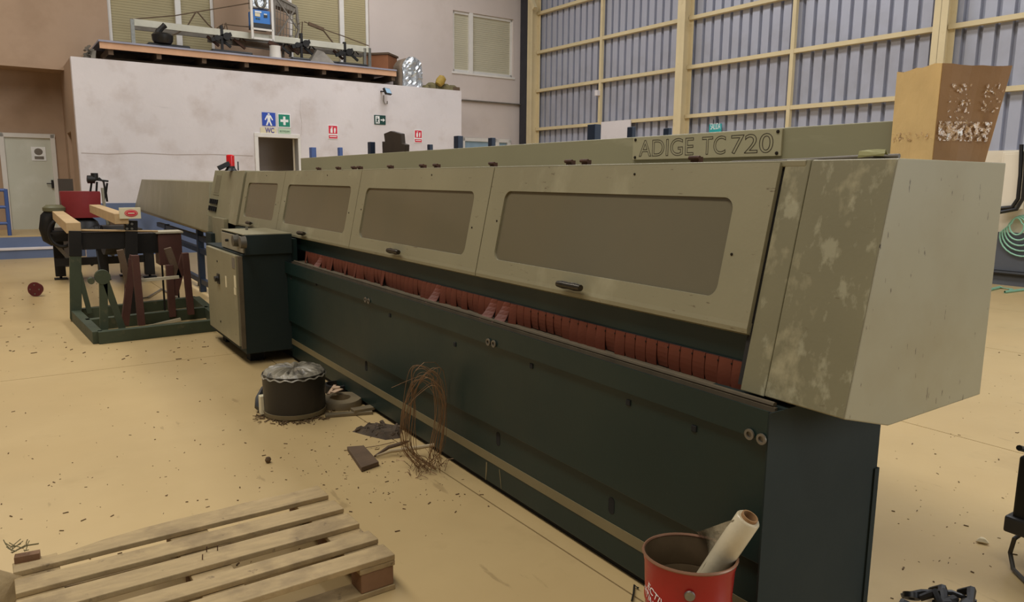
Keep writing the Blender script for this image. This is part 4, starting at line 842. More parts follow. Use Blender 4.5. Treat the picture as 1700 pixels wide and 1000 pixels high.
# ---- bucket and film roll
bc_ = np.array([1.705, 1.525, 0.0]); br = .138; bh = .40
bu = thing('paint_bucket', 'red metal bucket with white lettering and dented rim beside the leg', 'bucket', bc_)
wob = lambda a, z: 1+(.06*max(0, z-.2)/.2)*math.cos(2*(a-2.3))
prof_ = [(0, .0), (br*.93, 0), (br*.95, .04), (br*.955, .12), (br*.985, .125), (br*.985, .135), (br*.96, .14), (br*.96, .24), (br*.99, .245), (br*.99, .255), (br*.965, .26), (br*.975, .365), (br*1.0, .385), (br*1.01, bh), (br*.975, bh), (br*.955, .36), (br*.94, .26), (br*.94, .02), (0, .02)]
m = MB(); m.lathe(prof_[:14], bc_, 40, wob=wob); m.f = [f for f in m.f if len(f) == 4 or True]; 
m = MB(); m.lathe([(0, 0)]+prof_[1:14]+[(br*.99, bh)], bc_, 40, wob=wob); m.f = [f for f in m.f if len(f) < 20]; m.build('bucket_wall', M_bucket, bu, smooth=True, solid=.0)
m = MB(); m.lathe([(br*.985, bh), (br*.95, .36), (br*.935, .30), (br*.95, .295), (br*.935, .29), (br*.93, .2), (br*.945, .195), (br*.93, .19), (br*.93, .02), (0, .02)], bc_, 40, wob=wob); m.f = [f for f in m.f if len(f) < 20]; m.build('bucket_inside', M_bin_in, bu, smooth=True)
m = MB(); m.tube([bc_+np.array([br*1.0*wob(a, bh)*math.cos(a), br*1.0*wob(a, bh)*math.sin(a), bh]) for a in np.linspace(0, 2*math.pi, 41)[:-1]], .005, 6, closed=True); m.build('rolled_rim', mat('worn_rim', (150, 110, 84), .4, .3), bu, smooth=True)
# handle lug where the photograph shows it
for ang in (math.atan2(-.92, .1),):
    v = ray(1145, 990); v = v/np.linalg.norm(v[:2]); 
    t = None
    # intersection of that sight line with the bucket's side
    o2 = CP[:2]-bc_[:2]; d2_ = v[:2]; bq = o2@d2_; cq = o2@o2-(br*.97)**2; tt = -bq-math.sqrt(max(bq*bq-cq, 0)); q = CP+v*tt; nrm = (q-bc_)*np.array([1, 1, 0]); nrm /= np.linalg.norm(nrm)
    m = MB(); m.lathe([(0, 0), (.017, 0), (.015, .005), (.008, .006), (.0, .002)], q, 16, tuple(nrm)); m.build('handle_lug', M_steel, bu, smooth=True)
def cylbend(a_start, z0, tilt, rad):
    def fn(x, y, z):
        ca, sa = math.cos(tilt), math.sin(tilt); X = x*ca-y*sa; Y = x*sa+y*ca; a = a_start+X/rad; return bc_+np.array([(rad+z)*math.cos(a), (rad+z)*math.sin(a), z0+Y])
    return fn
vx = math.atan2(-bc_[1], -bc_[0])   # direction from bucket to camera
lettering('lettering', 'PROTECTIVE', .034, (0, 0, 0), (1, 0, 0), (0, 0, 1), M_white, bu, width=.19, depth=.0004, bend=cylbend(vx-1.75, .325, -.35, br*.985))
lettering('lettering', 'COATINGS', .034, (0, 0, 0), (1, 0, 0), (0, 0, 1), M_white, bu, width=.15, depth=.0004, bend=cylbend(vx-1.7, .285, -.35, br*.985))
ft = MX(1243, 862, 1.845); 
rl0 = np.array([1.70, 1.50, .12]); 
topc = MX(1243, 861, 1.80)
dirv = topc-G(1180, 955, .37); 
g0 = on(1, bc_[1]-.03, 1177, 958); dirv = topc-g0; dirv /= np.linalg.norm(dirv)
fr = thing('film_roll', 'roll of clear stretch film on a cardboard core leaning in the red bucket', 'roll', bc_+np.array([0, 0, .03]))
L0 = topc-dirv*.42; rr = .038
m = MB(); m.lathe([(rr*.62, 0), (rr, 0), (rr*1.0, .1), (rr*1.02, .3), (rr, .415), (rr*.9, .42), (rr*.66, .42)], L0, 24, tuple(dirv)); m.f = [f for f in m.f if len(f) < 20]; m.build('film_winding', M_film, fr, smooth=True)
m = MB(); m.lathe([(rr*.62, 0), (rr*.68, 0), (rr*.68, .43), (rr*.56, .43), (rr*.56, 0)], L0, 20, tuple(dirv), closed=True); m.build('core', M_tube, fr, smooth=True)
P_ = [topc+np.array([-.02, .03, -.01]), topc-dirv*.20+np.array([-.02, .03, 0]), G(1160, 905, .47)]
ca_ = on(1, bc_[1]+.07, 1155, 882); cb_ = on(1, bc_[1]+.05, 1182, 926); cc_ = topc-dirv*.26+np.array([-.03, .02, 0]); ct_ = topc-dirv*.01+np.array([-.035, .02, 0])
rows = []
for i in range(7):
    s = i/6; a = ct_*(1-s)+ca_*s; b = cc_*(1-s)+cb_*s; rows.append([a*(1-t)+b*t+np.array([.006*math.sin(7*s+5*t), 0, .005*math.cos(9*t+3*s)]) for t in np.linspace(0, 1, 6)])
m = MB(); m.grid(rows); m.build('loose_film', M_filmc, fr, smooth=True)
m = MB(); m.tube([G(1049, 998, .01), G(1052, 985, .01), G(1053, 972, .01), (1.9, 1.95, .01)], .004, 6); tag(m.build('thin_cable', M_black, None, smooth=True), 'thin black cable running under the machine left of the bucket', 'cable')

# ---- black bin with a tied bag
bn = thing('waste_bin', 'round black bin with a grey gathered bag over its top', 'bin', (1.50, 4.90, 0)); c = np.array([1.49, 4.87, 0])
zt = .30
def solve_bin():
    for s in np.linspace(.2, .5, 61):
        a = G(437, 622, s); b = G(540, 625, s)
        mid = (a+b)/2
        if np.linalg.norm(mid[:2]-c[:2]) < .05: pass
    return
tl, tr = G(438, 622, .29), G(540, 627, .29); rb_ = np.linalg.norm(tl-tr)/2*1.0; cc2 = (tl+tr)/2; 
bot = G(488, 688, 0); vv = cc2-bot
c = np.array([cc2[0], cc2[1], 0]); c[:2] += 0
hb_ = .29
rb_ = .205; c = np.array([1.475, 4.86, 0])
m = MB(); m.lathe([(0, .035), (rb_*.97, .035), (rb_*.98, .08), (rb_, hb_-.03), (rb_, hb_), (0, hb_)], c, 36); m.build('bin_body', M_bin, bn, smooth=True)
m = MB(); m.lathe([(0, .0), (rb_*.9, .0), (rb_*.99, .012), (rb_*1.0, .04), (0, .045)], c, 32); m.build('base_ring', mat('khaki_base_ring', (120, 106, 76), .6), bn, smooth=True)
rows = []; NN = 90
for k in range(9):
    t = k/8; row = []
    for i in range(NN+1):
        a = 2*math.pi*i/NN; fold = abs(math.sin(a*9+.6*math.sin(3*a)))*.022*math.sin(math.pi*min(1, t*1.05))+.006*math.sin(17*a)*t
        r = rb_*1.03*t if t < 1 else rb_*1.03; z = hb_+.012+fold-(.03 if k == 8 else 0)+.012*(1-t)**2
        row.append(c+np.array([r*math.cos(a), r*math.sin(a), z]))
    rows.append(row)
m = MB(); m.grid(rows); m.build('gathered_bag', M_bag, bn, smooth=True)
m = MB(); p = G(434, 672, .05); m.tube([G(438, 645, .12), G(431, 662, .08), G(430, 675, .04), G(440, 684, .02)], [.02, .03, .03, .02], 8); m.build('bag_tail', M_black, bn, smooth=True)
m = MB(); a = G(436, 680, .04); m.box(tuple(a+np.array([-.02, -.03, -.03])), tuple(a+np.array([.03, .02, .1]))); m.build('white_tab', M_yell, bn, bevel=.006)
# ---- scrap beside the bin
def floor_disc(name, lb, cat, px, py, r, h, mt, sq=1.0, inner=.45):
    c = G(px, py); m = MB(); m.lathe([(r*inner, 0), (r, 0), (r*1.02, h*.5), (r*.97, h), (r*inner, h*1.05)], c, 28, closed=True, wob=lambda a, z: 1+.05*math.sin(3*a+px)); return tag(m.build(name, mt, None, smooth=True), lb, cat)
M_scrap = mat('dusty_scrap_metal', (120, 106, 80), .55, .2, .2, 6, .1)
floor_disc('steel_hoop', 'dusty grey steel hoop lying flat right of the black bin', 'hoop', 566, 672, .155, .05, M_scrap)
floor_disc('lid_ring', 'thin dark lid ring lying on top of the scrap by the bin', 'lid', 560, 650, .10, .06, M_mach, inner=.75)
m = MB(); m.bar(G(540, 690, .012), G(618, 684, .012), .05, .02); m.bar(G(585, 682, .03), G(620, 676, .03), .07, .02); tag(m.build('metal_strip', M_scrap, None, bevel=.003), 'flat bent metal strip in front of the steel hoop', 'strip')
m = MB(); m.bar(G(545, 655, .08), G(556, 640, .09), .02, .008); m.bar(G(552, 652, .09), G(566, 646, .09), .04, .006); m.lathe([(0, 0), (.03, 0), (.03, .01), (0, .01)], G(558, 645, .09), 10); tag(m.build('label_scrap', mat('white_brown_paper', (190, 160, 130), .7), None), 'small pale paper scraps beside the machine skirt', 'paper')
m = MB()
for k in range(160):
    a = random.uniform(0, 6.28); r = rb_*random.uniform(.95, 1.3); p = c+np.array([r*math.cos(a), r*math.sin(a), .004])
    q = p+np.array([random.uniform(-.04, .04), random.uniform(-.04, .04), random.uniform(0, .012)]); m.bar(p, q+np.array([0, 0, .001]), .006, .004)
o = m.build('sweepings', M_gravel, None, kind='stuff'); tag(o, 'ring of dark sweepings around the foot of the black bin', 'debris')
# black flattened debris by the skirt
m = MB(); P_ = [(584, 717), (612, 707), (640, 704), (668, 712), (664, 728), (640, 731), (610, 724)]
base_ = [G(x, y, 0) for x, y in P_]; ce = sum(base_)/len(base_); N3 = len(base_)
vs = base_+[b_*.75+ce*.25+np.array([0, 0, random.uniform(.015, .045)]) for b_ in base_]+[ce+np.array([0, 0, .02])]
m.add(vs, [(i, (i+1) % N3, N3+(i+1) % N3, N3+i) for i in range(N3)]+[(N3+i, N3+(i+1) % N3, 2*N3) for i in range(N3)]+[tuple(range(N3-1, -1, -1))])
for k in range(26):
    w1_ = [rnd_ for rnd_ in (random.random(), random.random())]; b1_ = base_[k % N3]*(.25+.6*w1_[0])+ce*(.75-.6*w1_[0]); dv_ = np.array([random.uniform(-.06, .06), random.uniform(-.06, .06), 0]); m.tube([b1_+np.array([0, 0, .02]), b1_+dv_*.5+np.array([0, 0, .018+.006*w1_[1]]), b1_+dv_+np.array([0, 0, .012])], [.006, .014, .006], 6)
tag(m.build('crushed_rag', mat('dirty_dark_rag', (74, 60, 44), .8, 0, .4, 14, .8, 30), None), 'crushed dark rag on the floor against the machine skirt', 'rag')
# plank piece, stick, dark strap
m = MB(); a, b, c_, d_ = [G(x, y, .03) for x, y in ((576, 741), (604, 739), (629, 766), (600, 776))]
m.prism([p-np.array([0, 0, .028]) for p in (a, b, c_, d_)], (0, 0, .026)); tag(m.build('wood_offcut', M_dwood, None, bevel=.003), 'short dark plank offcut with a nail hole on the floor', 'wood')
m = MB(); m.tube([G(625, 757, .02), G(650, 749, .03), G(690, 744, .05), G(722, 739, .07)], [.004, .011, .012, .011], 8); tag(m.build('wood_stick', mat('pale_stick', (176, 156, 120), .7), None, smooth=True), 'pale thin stick lying through the wire coil', 'stick')
m = MB(); m.tube([G(622, 758, .01), G(645, 743, .03), G(665, 737, .05), G(678, 733, .04)], [.006, .011, .012, .005], 8); tag(m.build('dark_strap', M_dwood, None, smooth=True), 'twisted dark strap between the offcut and the wire coil', 'strap')
m = MB(); m.tube([G(604, 744, .01), G(630, 740, .01), G(655, 734, .01)], .002, 5); tag(m.build('thin_wire', M_rbrown, None), 'thin reddish wire on the floor behind the plank offcut', 'wire')
# ---- tangled wire coil standing on its edge
wc = MB(); c0 = G(712, 788, 0); rnd = random.Random(3)
dirx = np.array([CR[0], CR[1], 0]); dirx /= np.linalg.norm(dirx); tmp = MX(705, 605, 1.86)
base_c = G(700, 782, 0); dep = np.array([CF[0], CF[1], 0]); dep /= np.linalg.norm(dep)
zt_w = float(on(1, base_c[1], 718, 604)[2]); mpp = np.linalg.norm((base_c-CP))/F_PX
wire_spec = [((668, 688, 655, 795), k) for k in range(1)]
for k in range(19):
    lx = -22+rnd.uniform(-10, 14); tx = 2+rnd.uniform(-12, 22); rx = 34+rnd.uniform(-12, 6); top = zt_w*rnd.uniform(.82, 1.0); bx_ = 8+rnd.uniform(-18, 18); dd_ = rnd.uniform(-.06, .06)
    keys = [(bx_, .01), (lx, zt_w*.22), (lx+rnd.uniform(-2, 6), zt_w*.6), (tx-10, top*.95), (tx+8, top), (rx-4, top*.86), (rx, zt_w*.55), (rx-rnd.uniform(4, 14), zt_w*.2), (bx_+rnd.uniform(-6, 12), .012)]
    # Catmull-Rom
    K = [base_c+dirx*a*mpp+dep*dd_*(1-abs(z-zt_w/2)/zt_w)+np.array([0, 0, z]) for a, z in keys]; K = [K[0]]+K+[K[-1]]; pts = []
    for i in range(1, len(K)-2):
        for t in np.linspace(0, 1, 6)[:-1]:
            p0_, p1_, p2_, p3_ = K[i-1:i+3]; pts.append(.5*((2*p1_)+(-p0_+p2_)*t+(2*p0_-5*p1_+4*p2_-p3_)*t*t+(-p0_+3*p1_-3*p2_+p3_)*t**3))
    wc.tube(pts, .0016, 5)
def loosewire(px):
    wc.tube([on(1, base_c[1]+.0, x, y) for x, y in px], .0016, 5)
loosewire([(650, 644), (668, 636), (690, 627), (712, 625), (725, 640), (730, 660)]); loosewire([(690, 615), (704, 602), (722, 602), (736, 616), (742, 650), (738, 700)])
for k in range(40):
    p = base_c+np.array([rnd.uniform(-.1, .14), rnd.uniform(-.1, .1), .004]); q = p+np.array([rnd.uniform(-.07, .07), rnd.uniform(-.07, .07), rnd.uniform(.0, .06)]); wc.tube([p, (p+q)/2+np.array([0, 0, .015]), q], .0018, 4)
tag(wc.build('wire_coil', M_wire, None), 'tangled coil of thin brown wire standing against the machine skirt', 'wire')

# ---- chips and crumbs strewn on the floor
m = MB(); rnd = random.Random(11)
def chip(p, s):
    a = rnd.uniform(0, 3.14); l = s*rnd.uniform(.6, 2.2); w_ = s*rnd.uniform(.25, .6); h = min(.006, s*.35); ca, sa = math.cos(a), math.sin(a)
    q = [(p[0]+x*ca*l-y*sa*w_, p[1]+x*sa*l+y*ca*w_, z) for z in (.0005, h) for x, y in ((-.5, -.4), (.5, -.5), (.45, .5), (-.55, .35))]
    m.hexa(q[:4], q[4:])
for k in range(760):
    if k < 330: px, py = rnd.gauss(640, 120), rnd.gauss(760, 50)
    elif k < 560: px, py = rnd.uniform(-50, 560), rnd.uniform(560, 960)
    elif k < 680: px, py = rnd.uniform(1480, 1720), rnd.uniform(560, 1000)
    else: px, py = rnd.uniform(0, 350), rnd.uniform(470, 600)
    if py < 450: continue
    p = G(px, py, 0)
    if 1.88 < p[0] < 2.6 and p[1] > 1.3: continue
    if p[0] > 1.9 and px < 1400: continue
    chip(p, rnd.choice((.004, .005, .006, .008, .011))*(1 if py > 600 else 2))
tag(m.build('floor_debris', M_gravel, None, kind='stuff'), 'scattered dark chips and crumbs on the beige floor', 'debris')
p = G(445, 763, .02); m = MB(); m.lathe([(0, -.018), (.012, -.014), (.018, 0), (.012, .014), (0, .018)], p-np.array([0, 0, .002]), 8, wob=lambda a, z: 1+.15*math.sin(4*a)); tag(m.build('clod', M_gravel, None), 'single dark clod alone on the open floor', 'clod')
p = G(1631, 898, .01); m = MB(); m.lathe([(0, -.01), (.02, -.006), (.026, 0), (.012, .012), (0, .014)], p, 7, wob=lambda a, z: 1+.3*math.sin(3*a)); tag(m.build('paper_crumb', mat('pale_crumb', (214, 196, 156), .8), None), 'pale crumpled paper crumb on the floor right of the machine', 'paper')
# ---- red flanged wheel on the far floor
p = G(61, 492, 0); fw = thing('flanged_wheel', 'dark red flanged wheel standing alone on the left floor', 'wheel', p)
m = MB(); c = p+np.array([0, 0, .095]); dr = np.array([CF[0], CF[1], 0]); m.lathe([(0, -.03), (.095, -.03), (.095, -.01), (.07, 0), (.07, .05), (0, .05)], c, 24, tuple(dr)); m.build('disc', mat('dark_red_paint', (92, 26, 30), .5), fw, smooth=True)
for a in (0, 1.57, 3.14, 4.71):
    m = MB(); r_v = np.array([CR[0], CR[1], 0]); q = c-dr*.031+.06*(math.cos(a)*r_v+math.sin(a)*np.array([0, 0, 1])); m.lathe([(0, 0), (.01, 0), (.01, .003), (0, .003)], q, 8, tuple(-dr)); m.build('bolt', M_steel, fw)

# ---- right edge: machine on wheels with cable, and black bundle at the bottom
we = thing('welding_trolley', 'black trolley unit with handle and cable at the right picture edge', 'machine', G(1700, 905, 0))
A = G(1684, 905, .1); yR = float(A[1]); 
def RY(px, py): return on(1, yR, px, py)
zlo = RY(1684, 872)[2]; zhi = RY(1690, 758)[2]; x0 = RY(1684, 820)[0]
m = MB(); m.box((x0, yR-.5, zlo), (x0+.3, yR, zhi)); m.build('side_body', M_black, we, bevel=.01)
m = MB(); m.box((x0-.02, yR-.52, zlo-.02), (x0+.33, yR+.02, zlo+.05)); m.build('base_tray', mat('grey_black_plastic', (48, 46, 44), .5), we, bevel=.01)
for k in range(5):
    m = MB(); z = zlo+.09+(zhi-zlo-.12)*k/5; m.box((x0-.006, yR-.46, z), (x0, yR-.04, z+.012)); m.build('vent_slat', M_dark, we)
m = MB(); m.tube([RY(1692, 744), RY(1702, 747), RY(1712, 750), RY(1718, 762)], .012, 8); m.build('handle', M_black, we, smooth=True)
m = MB(); m.tube([RY(1698, 885), RY(1684, 895), G(1677, 918, .06), G(1682, 945, .012), G(1705, 968, .012), G(1735, 975, .012)], .009, 8); m.build('power_cable', mat('grey_rubber_cable', (74, 70, 64), .5), we, smooth=True)
for y in (yR-.42, yR-.12):
    m = MB(); m.lathe([(0, -.02), (zlo*.5, -.02), (zlo*.5, .02), (0, .02)], (x0+.17, y, zlo*.5), 18, (0, 1, 0)); m.build('wheel', M_black, we, smooth=True)
be = MB(); c = G(1565, 1012, .03)
for k in range(10):
    a = rnd.uniform(0, 6.28); p = c+np.array([rnd.uniform(-.1, .1), rnd.uniform(-.06, .06), rnd.uniform(-.01, .03)]); be.tube([p, p+np.array([.07*math.cos(a), .05*math.sin(a), .02]), p+np.array([.13*math.cos(a+.5), .08*math.sin(a+.5), -.01])], [.012, .018, .012], 7)
be.tube([G(1497, 990, .03), G(1530, 983, .05), G(1580, 984, .06), G(1620, 1000, .04)], .01, 8); be.lathe([(.012, -.01), (.03, -.01), (.03, .01), (.012, .01)], G(1513, 990, .04), 14, (.4, .3, .6), closed=True)
tag(be.build('belt_bundle', M_black, None, smooth=True), 'black tangled belts and straps on the floor at the bottom right', 'belts')

# ================================================================== left group
# ---- green floor frame
gf = thing('floor_stand', 'green steel floor stand with posts and braces left of the console', 'frame', (1.1, 8.7, 0))
FL, FR, BR_, BL_ = np.array([.56, 7.95, .06]), np.array([1.72, 8.05, .06]), np.array([1.78, 9.75, .06]), np.array([.46, 9.45, .06])
for a, b in ((FL, FR), (FR, BR_), (BR_, BL_), (BL_, FL), ((FL+BL_)/2, (FR+BR_)/2)):
    m = MB(); m.bar(a, b, .09, .12); m.build('floor_rail', M_fgreen, gf, bevel=.004)
def GY(px, py, y): return on(1, y, px, py)
m = MB(); m.bar(GY(126, 530, 9.4), GY(125, 424, 9.4), .11, .11); m.build('post', M_fgreen, gf, bevel=.004)
m = MB(); m.bar(GY(125, 425, 9.4), GY(124, 383, 9.4), .12, .12); m.build('upper_post', M_mach, gf, bevel=.004)
m = MB(); m.bar(GY(128, 440, 9.38), GY(149, 520, 9.38), .05, .06); m.build('brace', M_fgreen, gf)
yt = 8.15
m = MB(); m.bar(GY(171, 456, yt), GY(173, 558, yt), .07, .06); m.build('leg', M_fgreen, gf); m = MB(); m.bar(GY(173, 460, yt), GY(203, 546, yt), .06, .06); m.build('leg', M_fgreen, gf)
m = MB(); p = GY(170, 460, yt); m.lathe([(0, -.035), (.07, -.035), (.07, .035), (0, .035)], p, 18, (0, 1, 0)); m.lathe([(0, -.05), (.03, -.05), (.03, .05), (0, .05)], p+np.array([-.1, 0, -.03]), 12, (0, 1, 0)); m.build('bearing', M_fgreen, gf, smooth=True)
m = MB(); m.bar(GY(218, 530, 9.45), GY(217, 366, 9.45), .13, .12); up2 = m.build('upper_post', M_mach, gf, bevel=.004)
for dx, dy in ((211, 372), (219, 372), (211, 380), (219, 380)):
    m = MB(); m.lathe([(0, 0), (.014, 0), (.014, .006), (0, .006)], GY(dx, dy, 9.385), 8, (0, -1, 0)); m.build('bolt', M_steel, up2)
m = MB(); a = GY(134, 386, 9.45); b = GY(208, 412, 9.45); m.box((a[0], 9.42, b[2]), (b[0], 9.5, a[2])); m.build('cross_plate', M_mach, gf)
m = MB(); a = GY(118, 382, 9.4); b = GY(262, 384, 9.4); m.tube([a, b], .012, 6); m.build('rod', M_wood2, gf)
m = MB(); m.bar(GY(155, 385, 9.5)+np.array([0, .0, 0]), GY(175, 500, 9.3), .012, .012); m.build('rod', M_mach, gf)
m = MB(); a = GY(226, 388, 9.6); b = GY(264, 420, 9.6); m.box((a[0], 9.6, b[2]), (b[0]+.05, 9.8, a[2])); m.build('side_plate', M_mach, gf)
# sign board on the upright
sb = thing('sign_board', 'cream board with a red oval badge on the dark upright', 'sign', GY(215, 364, 9.35))
a = GY(197, 345, 9.35); b = GY(234, 363, 9.35); m = MB(); m.box((a[0], 9.33, b[2]), (b[0], 9.36, a[2])); m.build('board', M_yell, sb, bevel=.003)
cx, cz = (a[0]+b[0])/2+.01, (a[2]+b[2])/2; rx, rz = (b[0]-a[0])*.31, (a[2]-b[2])*.32
m = MB(); m.prism([(cx+rx*math.cos(t), 9.327, cz+rz*math.sin(t)) for t in np.linspace(0, 6.283, 25)[:-1]], (0, .002, 0)); m.build('red_oval', M_signr, sb)
m = MB(); m.prism([(cx+rx*.86*math.cos(t), 9.325, cz+rz*.8*math.sin(t)) for t in np.linspace(0, 6.283, 25)[:-1]], (0, .002, 0)); m.build('oval_line', M_yell, sb)
m = MB(); m.prism([(cx+rx*.8*math.cos(t), 9.323, cz+rz*.72*math.sin(t)) for t in np.linspace(0, 6.283, 25)[:-1]], (0, .002, 0)); m.build('oval_field', M_signr, sb)
m = MB(); m.box((cx-rx*.5, 9.321, cz-rz*.15), (cx+rx*.5, 9.323, cz+rz*.15)); m.build('word_bar', M_yell, sb)
# red oxide trestles
def trestle(lb, legs, bar, y0, y1):
    t = thing('trestle', lb, 'trestle', (float(GY(legs[0][2], legs[0][3], legs[0][4])[0]), y0, .12), 'red oxide trestles in the green frame')
    for (ax_, ay_, bx_, by_, y, w_, mt) in legs:
        m = MB(); m.bar(GY(ax_, ay_, y), GY(bx_, by_, y), w_, w_*1.2); m.build('leg', mt, t, bevel=.003)
    if bar: m = MB(); m.bar(GY(bar[0], bar[1], y0), GY(bar[2], bar[3], y0), .03, .03); m.build('cross_bar', mat('pale_bar', (176, 166, 140), .5), t)
    return t
trestle('left red oxide trestle with a pale wooden diagonal', [(224, 424, 235, 540, 8.3, .065, M_rbrown), (220, 430, 207, 540, 8.5, .07, M_rbrown), (199, 415, 214, 472, 8.5, .06, M_dwood), (222, 424, 213, 478, 8.5, .06, M_rbrown)], (232, 466, 297, 460), 8.4, 8.6)
trestle('right red oxide trestle beside the beige cabinet', [(307, 420, 317, 522, 8.7, .065, M_rbrown), (281, 440, 286, 526, 8.8, .07, M_rbrown), (278, 412, 296, 462, 8.8, .06, M_dwood), (306, 424, 289, 490, 8.8, .06, M_rbrown)], (236, 545, 300, 530), 8.7, 8.9)
m = MB(); a = GY(262, 388, 9.55); b = GY(304, 439, 9.55); m.box((a[0], 9.55, b[2]), (b[0], 9.85, a[2])); bxp = m.build('box', M_rbrown, None, bevel=.006)
bpx = thing('oxide_box', 'red oxide steel box on a rod stand inside the frame', 'box', ((a[0]+b[0])/2, 9.7, 0)); bxp.parent = bpx; bxp.location = tuple(OFF[bxp]-OFF[bpx]); bxp.name = 'box_body'
m = MB(); m.box((a[0]-.02, 9.53, a[2]), (b[0]+.02, 9.87, a[2]+.02)); m.build('pale_lid', mat('pale_bar', (176, 166, 140), .5), bpx)
for x, y in ((a[0]+.03, 9.6), (b[0]-.03, 9.8)):
    m = MB(); m.bar((x, y, 0), (x, y, b[2]), .02, .02); m.build('stand_rod', M_mach, bpx)
m = MB(); m.tube([G(222, 498, .01), G(245, 494, .02), G(268, 480, .02), (1.72, 9.9, .02)], .012, 6); tag(m.build('floor_cable', M_grey, None, smooth=True), 'grey cable on the floor behind the trestles', 'cable')
# ---- timber beams
for (a, b, lb) in (((131, 376), (95, 356), 'left pale timber beam lying from the bench to the frame'), ((204, 361), (168, 349), 'right pale timber beam lying from the bench to the frame')):
    p = GY(a[0]-10 if a[0] < 150 else a[0]-4, a[1], 9.45); m = MB(); far = 12.6; m.box((p[0]-.07, 9.35, p[2]-.07), (p[0]+.07, far, p[2]+.045)); tag(m.build('timber_beam', M_wood2, None, bevel=.005), lb, 'beam', 'timber beams on the bench')
# ---- dark bench machine with red drum housing
YBn = 13.0
bm = thing('roller_bench', 'oily black bench machine with a red curved drum guard', 'machine', (.9, 13.3, 0))
def Bp(px, py, y=YBn): return GY(px, py, y)
a = Bp(86, 385); b = Bp(250, 400)
m = MB(); m.box((a[0], 12.8, Bp(90, 400)[2]), (Bp(235, 400)[0], 13.6, Bp(90, 382)[2])); m.build('bed', M_mach, bm, bevel=.01)
for px in (96, 168, 205, 245):
    p = Bp(px, 400, 13.4 if px in (96, 205) else 13.0); m = MB(); m.box((p[0]-.07, p[1]-.07, .05), (p[0]+.07, p[1]+.07, .75)); m.box((p[0]-.09, p[1]-.09, 0), (p[0]+.09, p[1]+.09, .02)); m.cyl((p[0], p[1], 0), (p[0], p[1], .07), .02, 8); m.build('leg', M_mach, bm, bevel=.005)
m = MB(); m.box((Bp(90, 430)[0], 12.95, .25), (Bp(245, 430)[0], 13.05, .36)); m.build('lower_rail', M_mach, bm)
m = MB(); m.bar(Bp(150, 440), Bp(190, 412), .05, .05); m.bar(Bp(230, 440), Bp(200, 412), .05, .05); m.build('brace', M_mach, bm)
rh0, rh1 = Bp(104, 362), Bp(169, 362); zt_r = Bp(135, 318)[2]
m = MB(); cx = (rh0[0]+rh1[0])/2; hw = (rh1[0]-rh0[0])/2
rows = []
for z_, k_ in ((rh0[2], .98), (rh0[2]+.2, 1.0), (zt_r-.03, 1.03), (zt_r, 1.0)):
    rows.append([(cx+hw*k_*s, YBn-.16*math.cos(s*1.2)*1.0+.05, z_) for s in np.linspace(-1, 1, 11)]+[(cx+hw*k_*s, YBn+.3+.1*math.cos(s*1.2), z_) for s in np.linspace(1, -1, 11)])
N4 = 22; m.add([p for r in rows for p in r], [(i*N4+j, i*N4+(j+1) % N4, (i+1)*N4+(j+1) % N4, (i+1)*N4+j) for i in range(3) for j in range(N4)]+[tuple(range(N4-1, -1, -1)), tuple(3*N4+j for j in range(N4))])
m.build('drum_guard', M_crim, bm, smooth=True)
m = MB(); m.lathe([(0, 0), (hw*.95, 0), (hw*.8, .1), (hw*.5, .16), (0, .16)], (cx, YBn+.1, rh0[2]-.16), 20); m.build('drum', M_mach, bm, smooth=True)
m = MB(); m.lathe([(0, -.05), (.1, -.05), (.15, -.03), (.15, .02), (.1, .06), (0, .06)], Bp(90, 347), 18); m.build('cap_wheel', mat('olive_cap', (98, 94, 66), .5), bm, smooth=True)
m = MB(); m.tube([Bp(90, 350), Bp(80, 362), Bp(77, 380), Bp(82, 395), Bp(92, 402)], [.1, .11, .1, .1, .08], 10); m.build('side_casting', M_mach, bm, smooth=True)
c = Bp(101, 385); m = MB(); m.tube([c+np.array([.2*math.cos(t)*.8, -.3, .2*math.sin(t)]) for t in np.linspace(0, 6.283, 24)[:-1]], .025, 8, closed=True); m.bar(c+np.array([-.15, -.3, 0]), c+np.array([.15, -.3, 0]), .03, .03); m.build('hand_wheel', M_mach, bm, smooth=True)
m = MB(); m.bar(Bp(92, 405), Bp(113, 428), .07, .05); m.bar(Bp(88, 400), Bp(112, 388), .06, .05); m.build('lever', M_grey, bm)
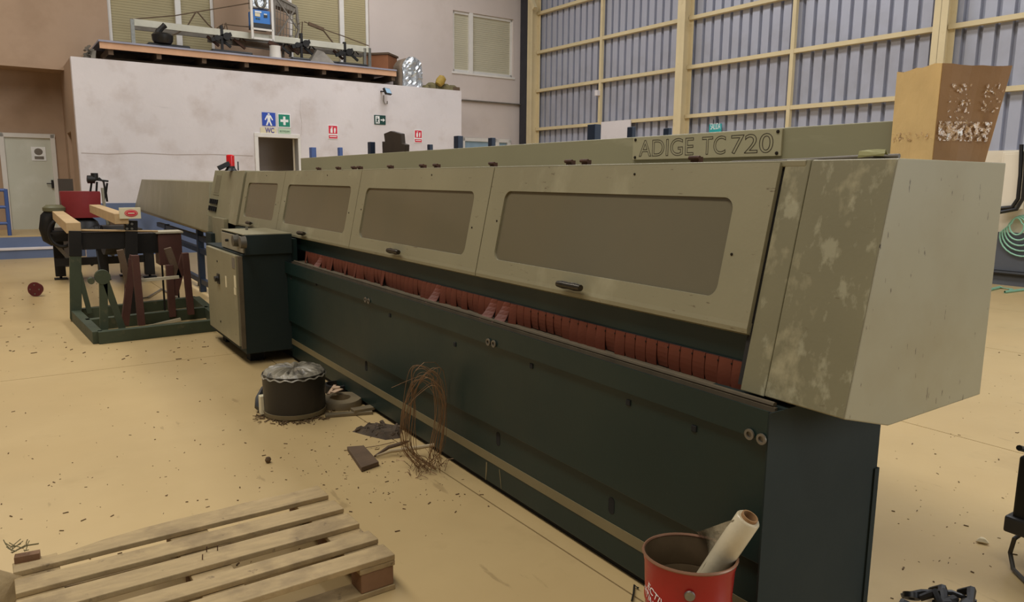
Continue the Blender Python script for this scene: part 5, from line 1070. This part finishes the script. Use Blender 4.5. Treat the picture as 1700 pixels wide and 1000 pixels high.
for k in range(7):
    m = MB(); p = Bp(145+k*7, 372); m.lathe([(0, -.1), (.07, -.1), (.07, .1), (0, .1)], (p[0], 12.95, .78), 12, (1, .2, 0)); m.build('roller', M_mach, bm, smooth=True)
m = MB()
for pts in ([(157, 300), (165, 296), (172, 302), (175, 318), (172, 340)], [(150, 318), (152, 304), (158, 298)], [(160, 318), (161, 302)], [(178, 304), (176, 320), (178, 335)], [(144, 301), (156, 298), (180, 301)]): m.tube([Bp(x, y) for x, y in pts], .016, 6)
m.lathe([(0, -.06), (.06, -.05), (.06, .05), (0, .06)], Bp(151, 298), 10, (1, 0, 0)); m.lathe([(0, -.05), (.05, -.05), (.05, .05), (0, .05)], Bp(157, 293), 10); m.build('hose_manifold', M_black, bm, smooth=True)
m = MB(); m.tube([Bp(170, 312), Bp(174, 350), Bp(180, 375), Bp(186, 385), Bp(184, 400), Bp(174, 410), Bp(178, 420), Bp(190, 424)], .022, 8); m.build('grey_hose', mat('pale_grey_hose', (150, 146, 126), .5), bm, smooth=True)
m = MB(); a = Bp(180, 352); b = Bp(205, 382); m.box((a[0], 12.9, b[2]), (b[0], 13.5, a[2]-.1)); m.build('side_tray', M_dwood, bm)
m = MB(); m.lathe([(0, -.2), (.22, -.2), (.22, .2), (0, .2)], Bp(195, 398, 12.6), 18, (1, .1, 0)); m.build('motor', M_black, bm, smooth=True)
m = MB(); a = GY(96, 297, 15.2); b = GY(125, 350, 15.2); m.box((a[0], 15.2, .0), (b[0], 15.3, a[2])); m.build('x', mat('dark_slatted_board', (66, 56, 46), .8), None)
o = [x for x in COL.objects if x.name == 'x'][0]; o.name = 'grille_board'; tag(o, 'dark grey board standing upright behind the red drum guard', 'board')
m = MB(); a = G(345, 458, 0); 
jk = thing('floor_jack', 'small black jack on the floor beside the beige cabinet', 'jack', G(338, 474, 0)); p = G(338, 474, 0)
m = MB(); m.lathe([(0, 0), (.08, 0), (.08, .06), (.03, .1), (.03, .2), (0, .2)], p, 14); m.build('jack_body', M_black, jk, smooth=True)
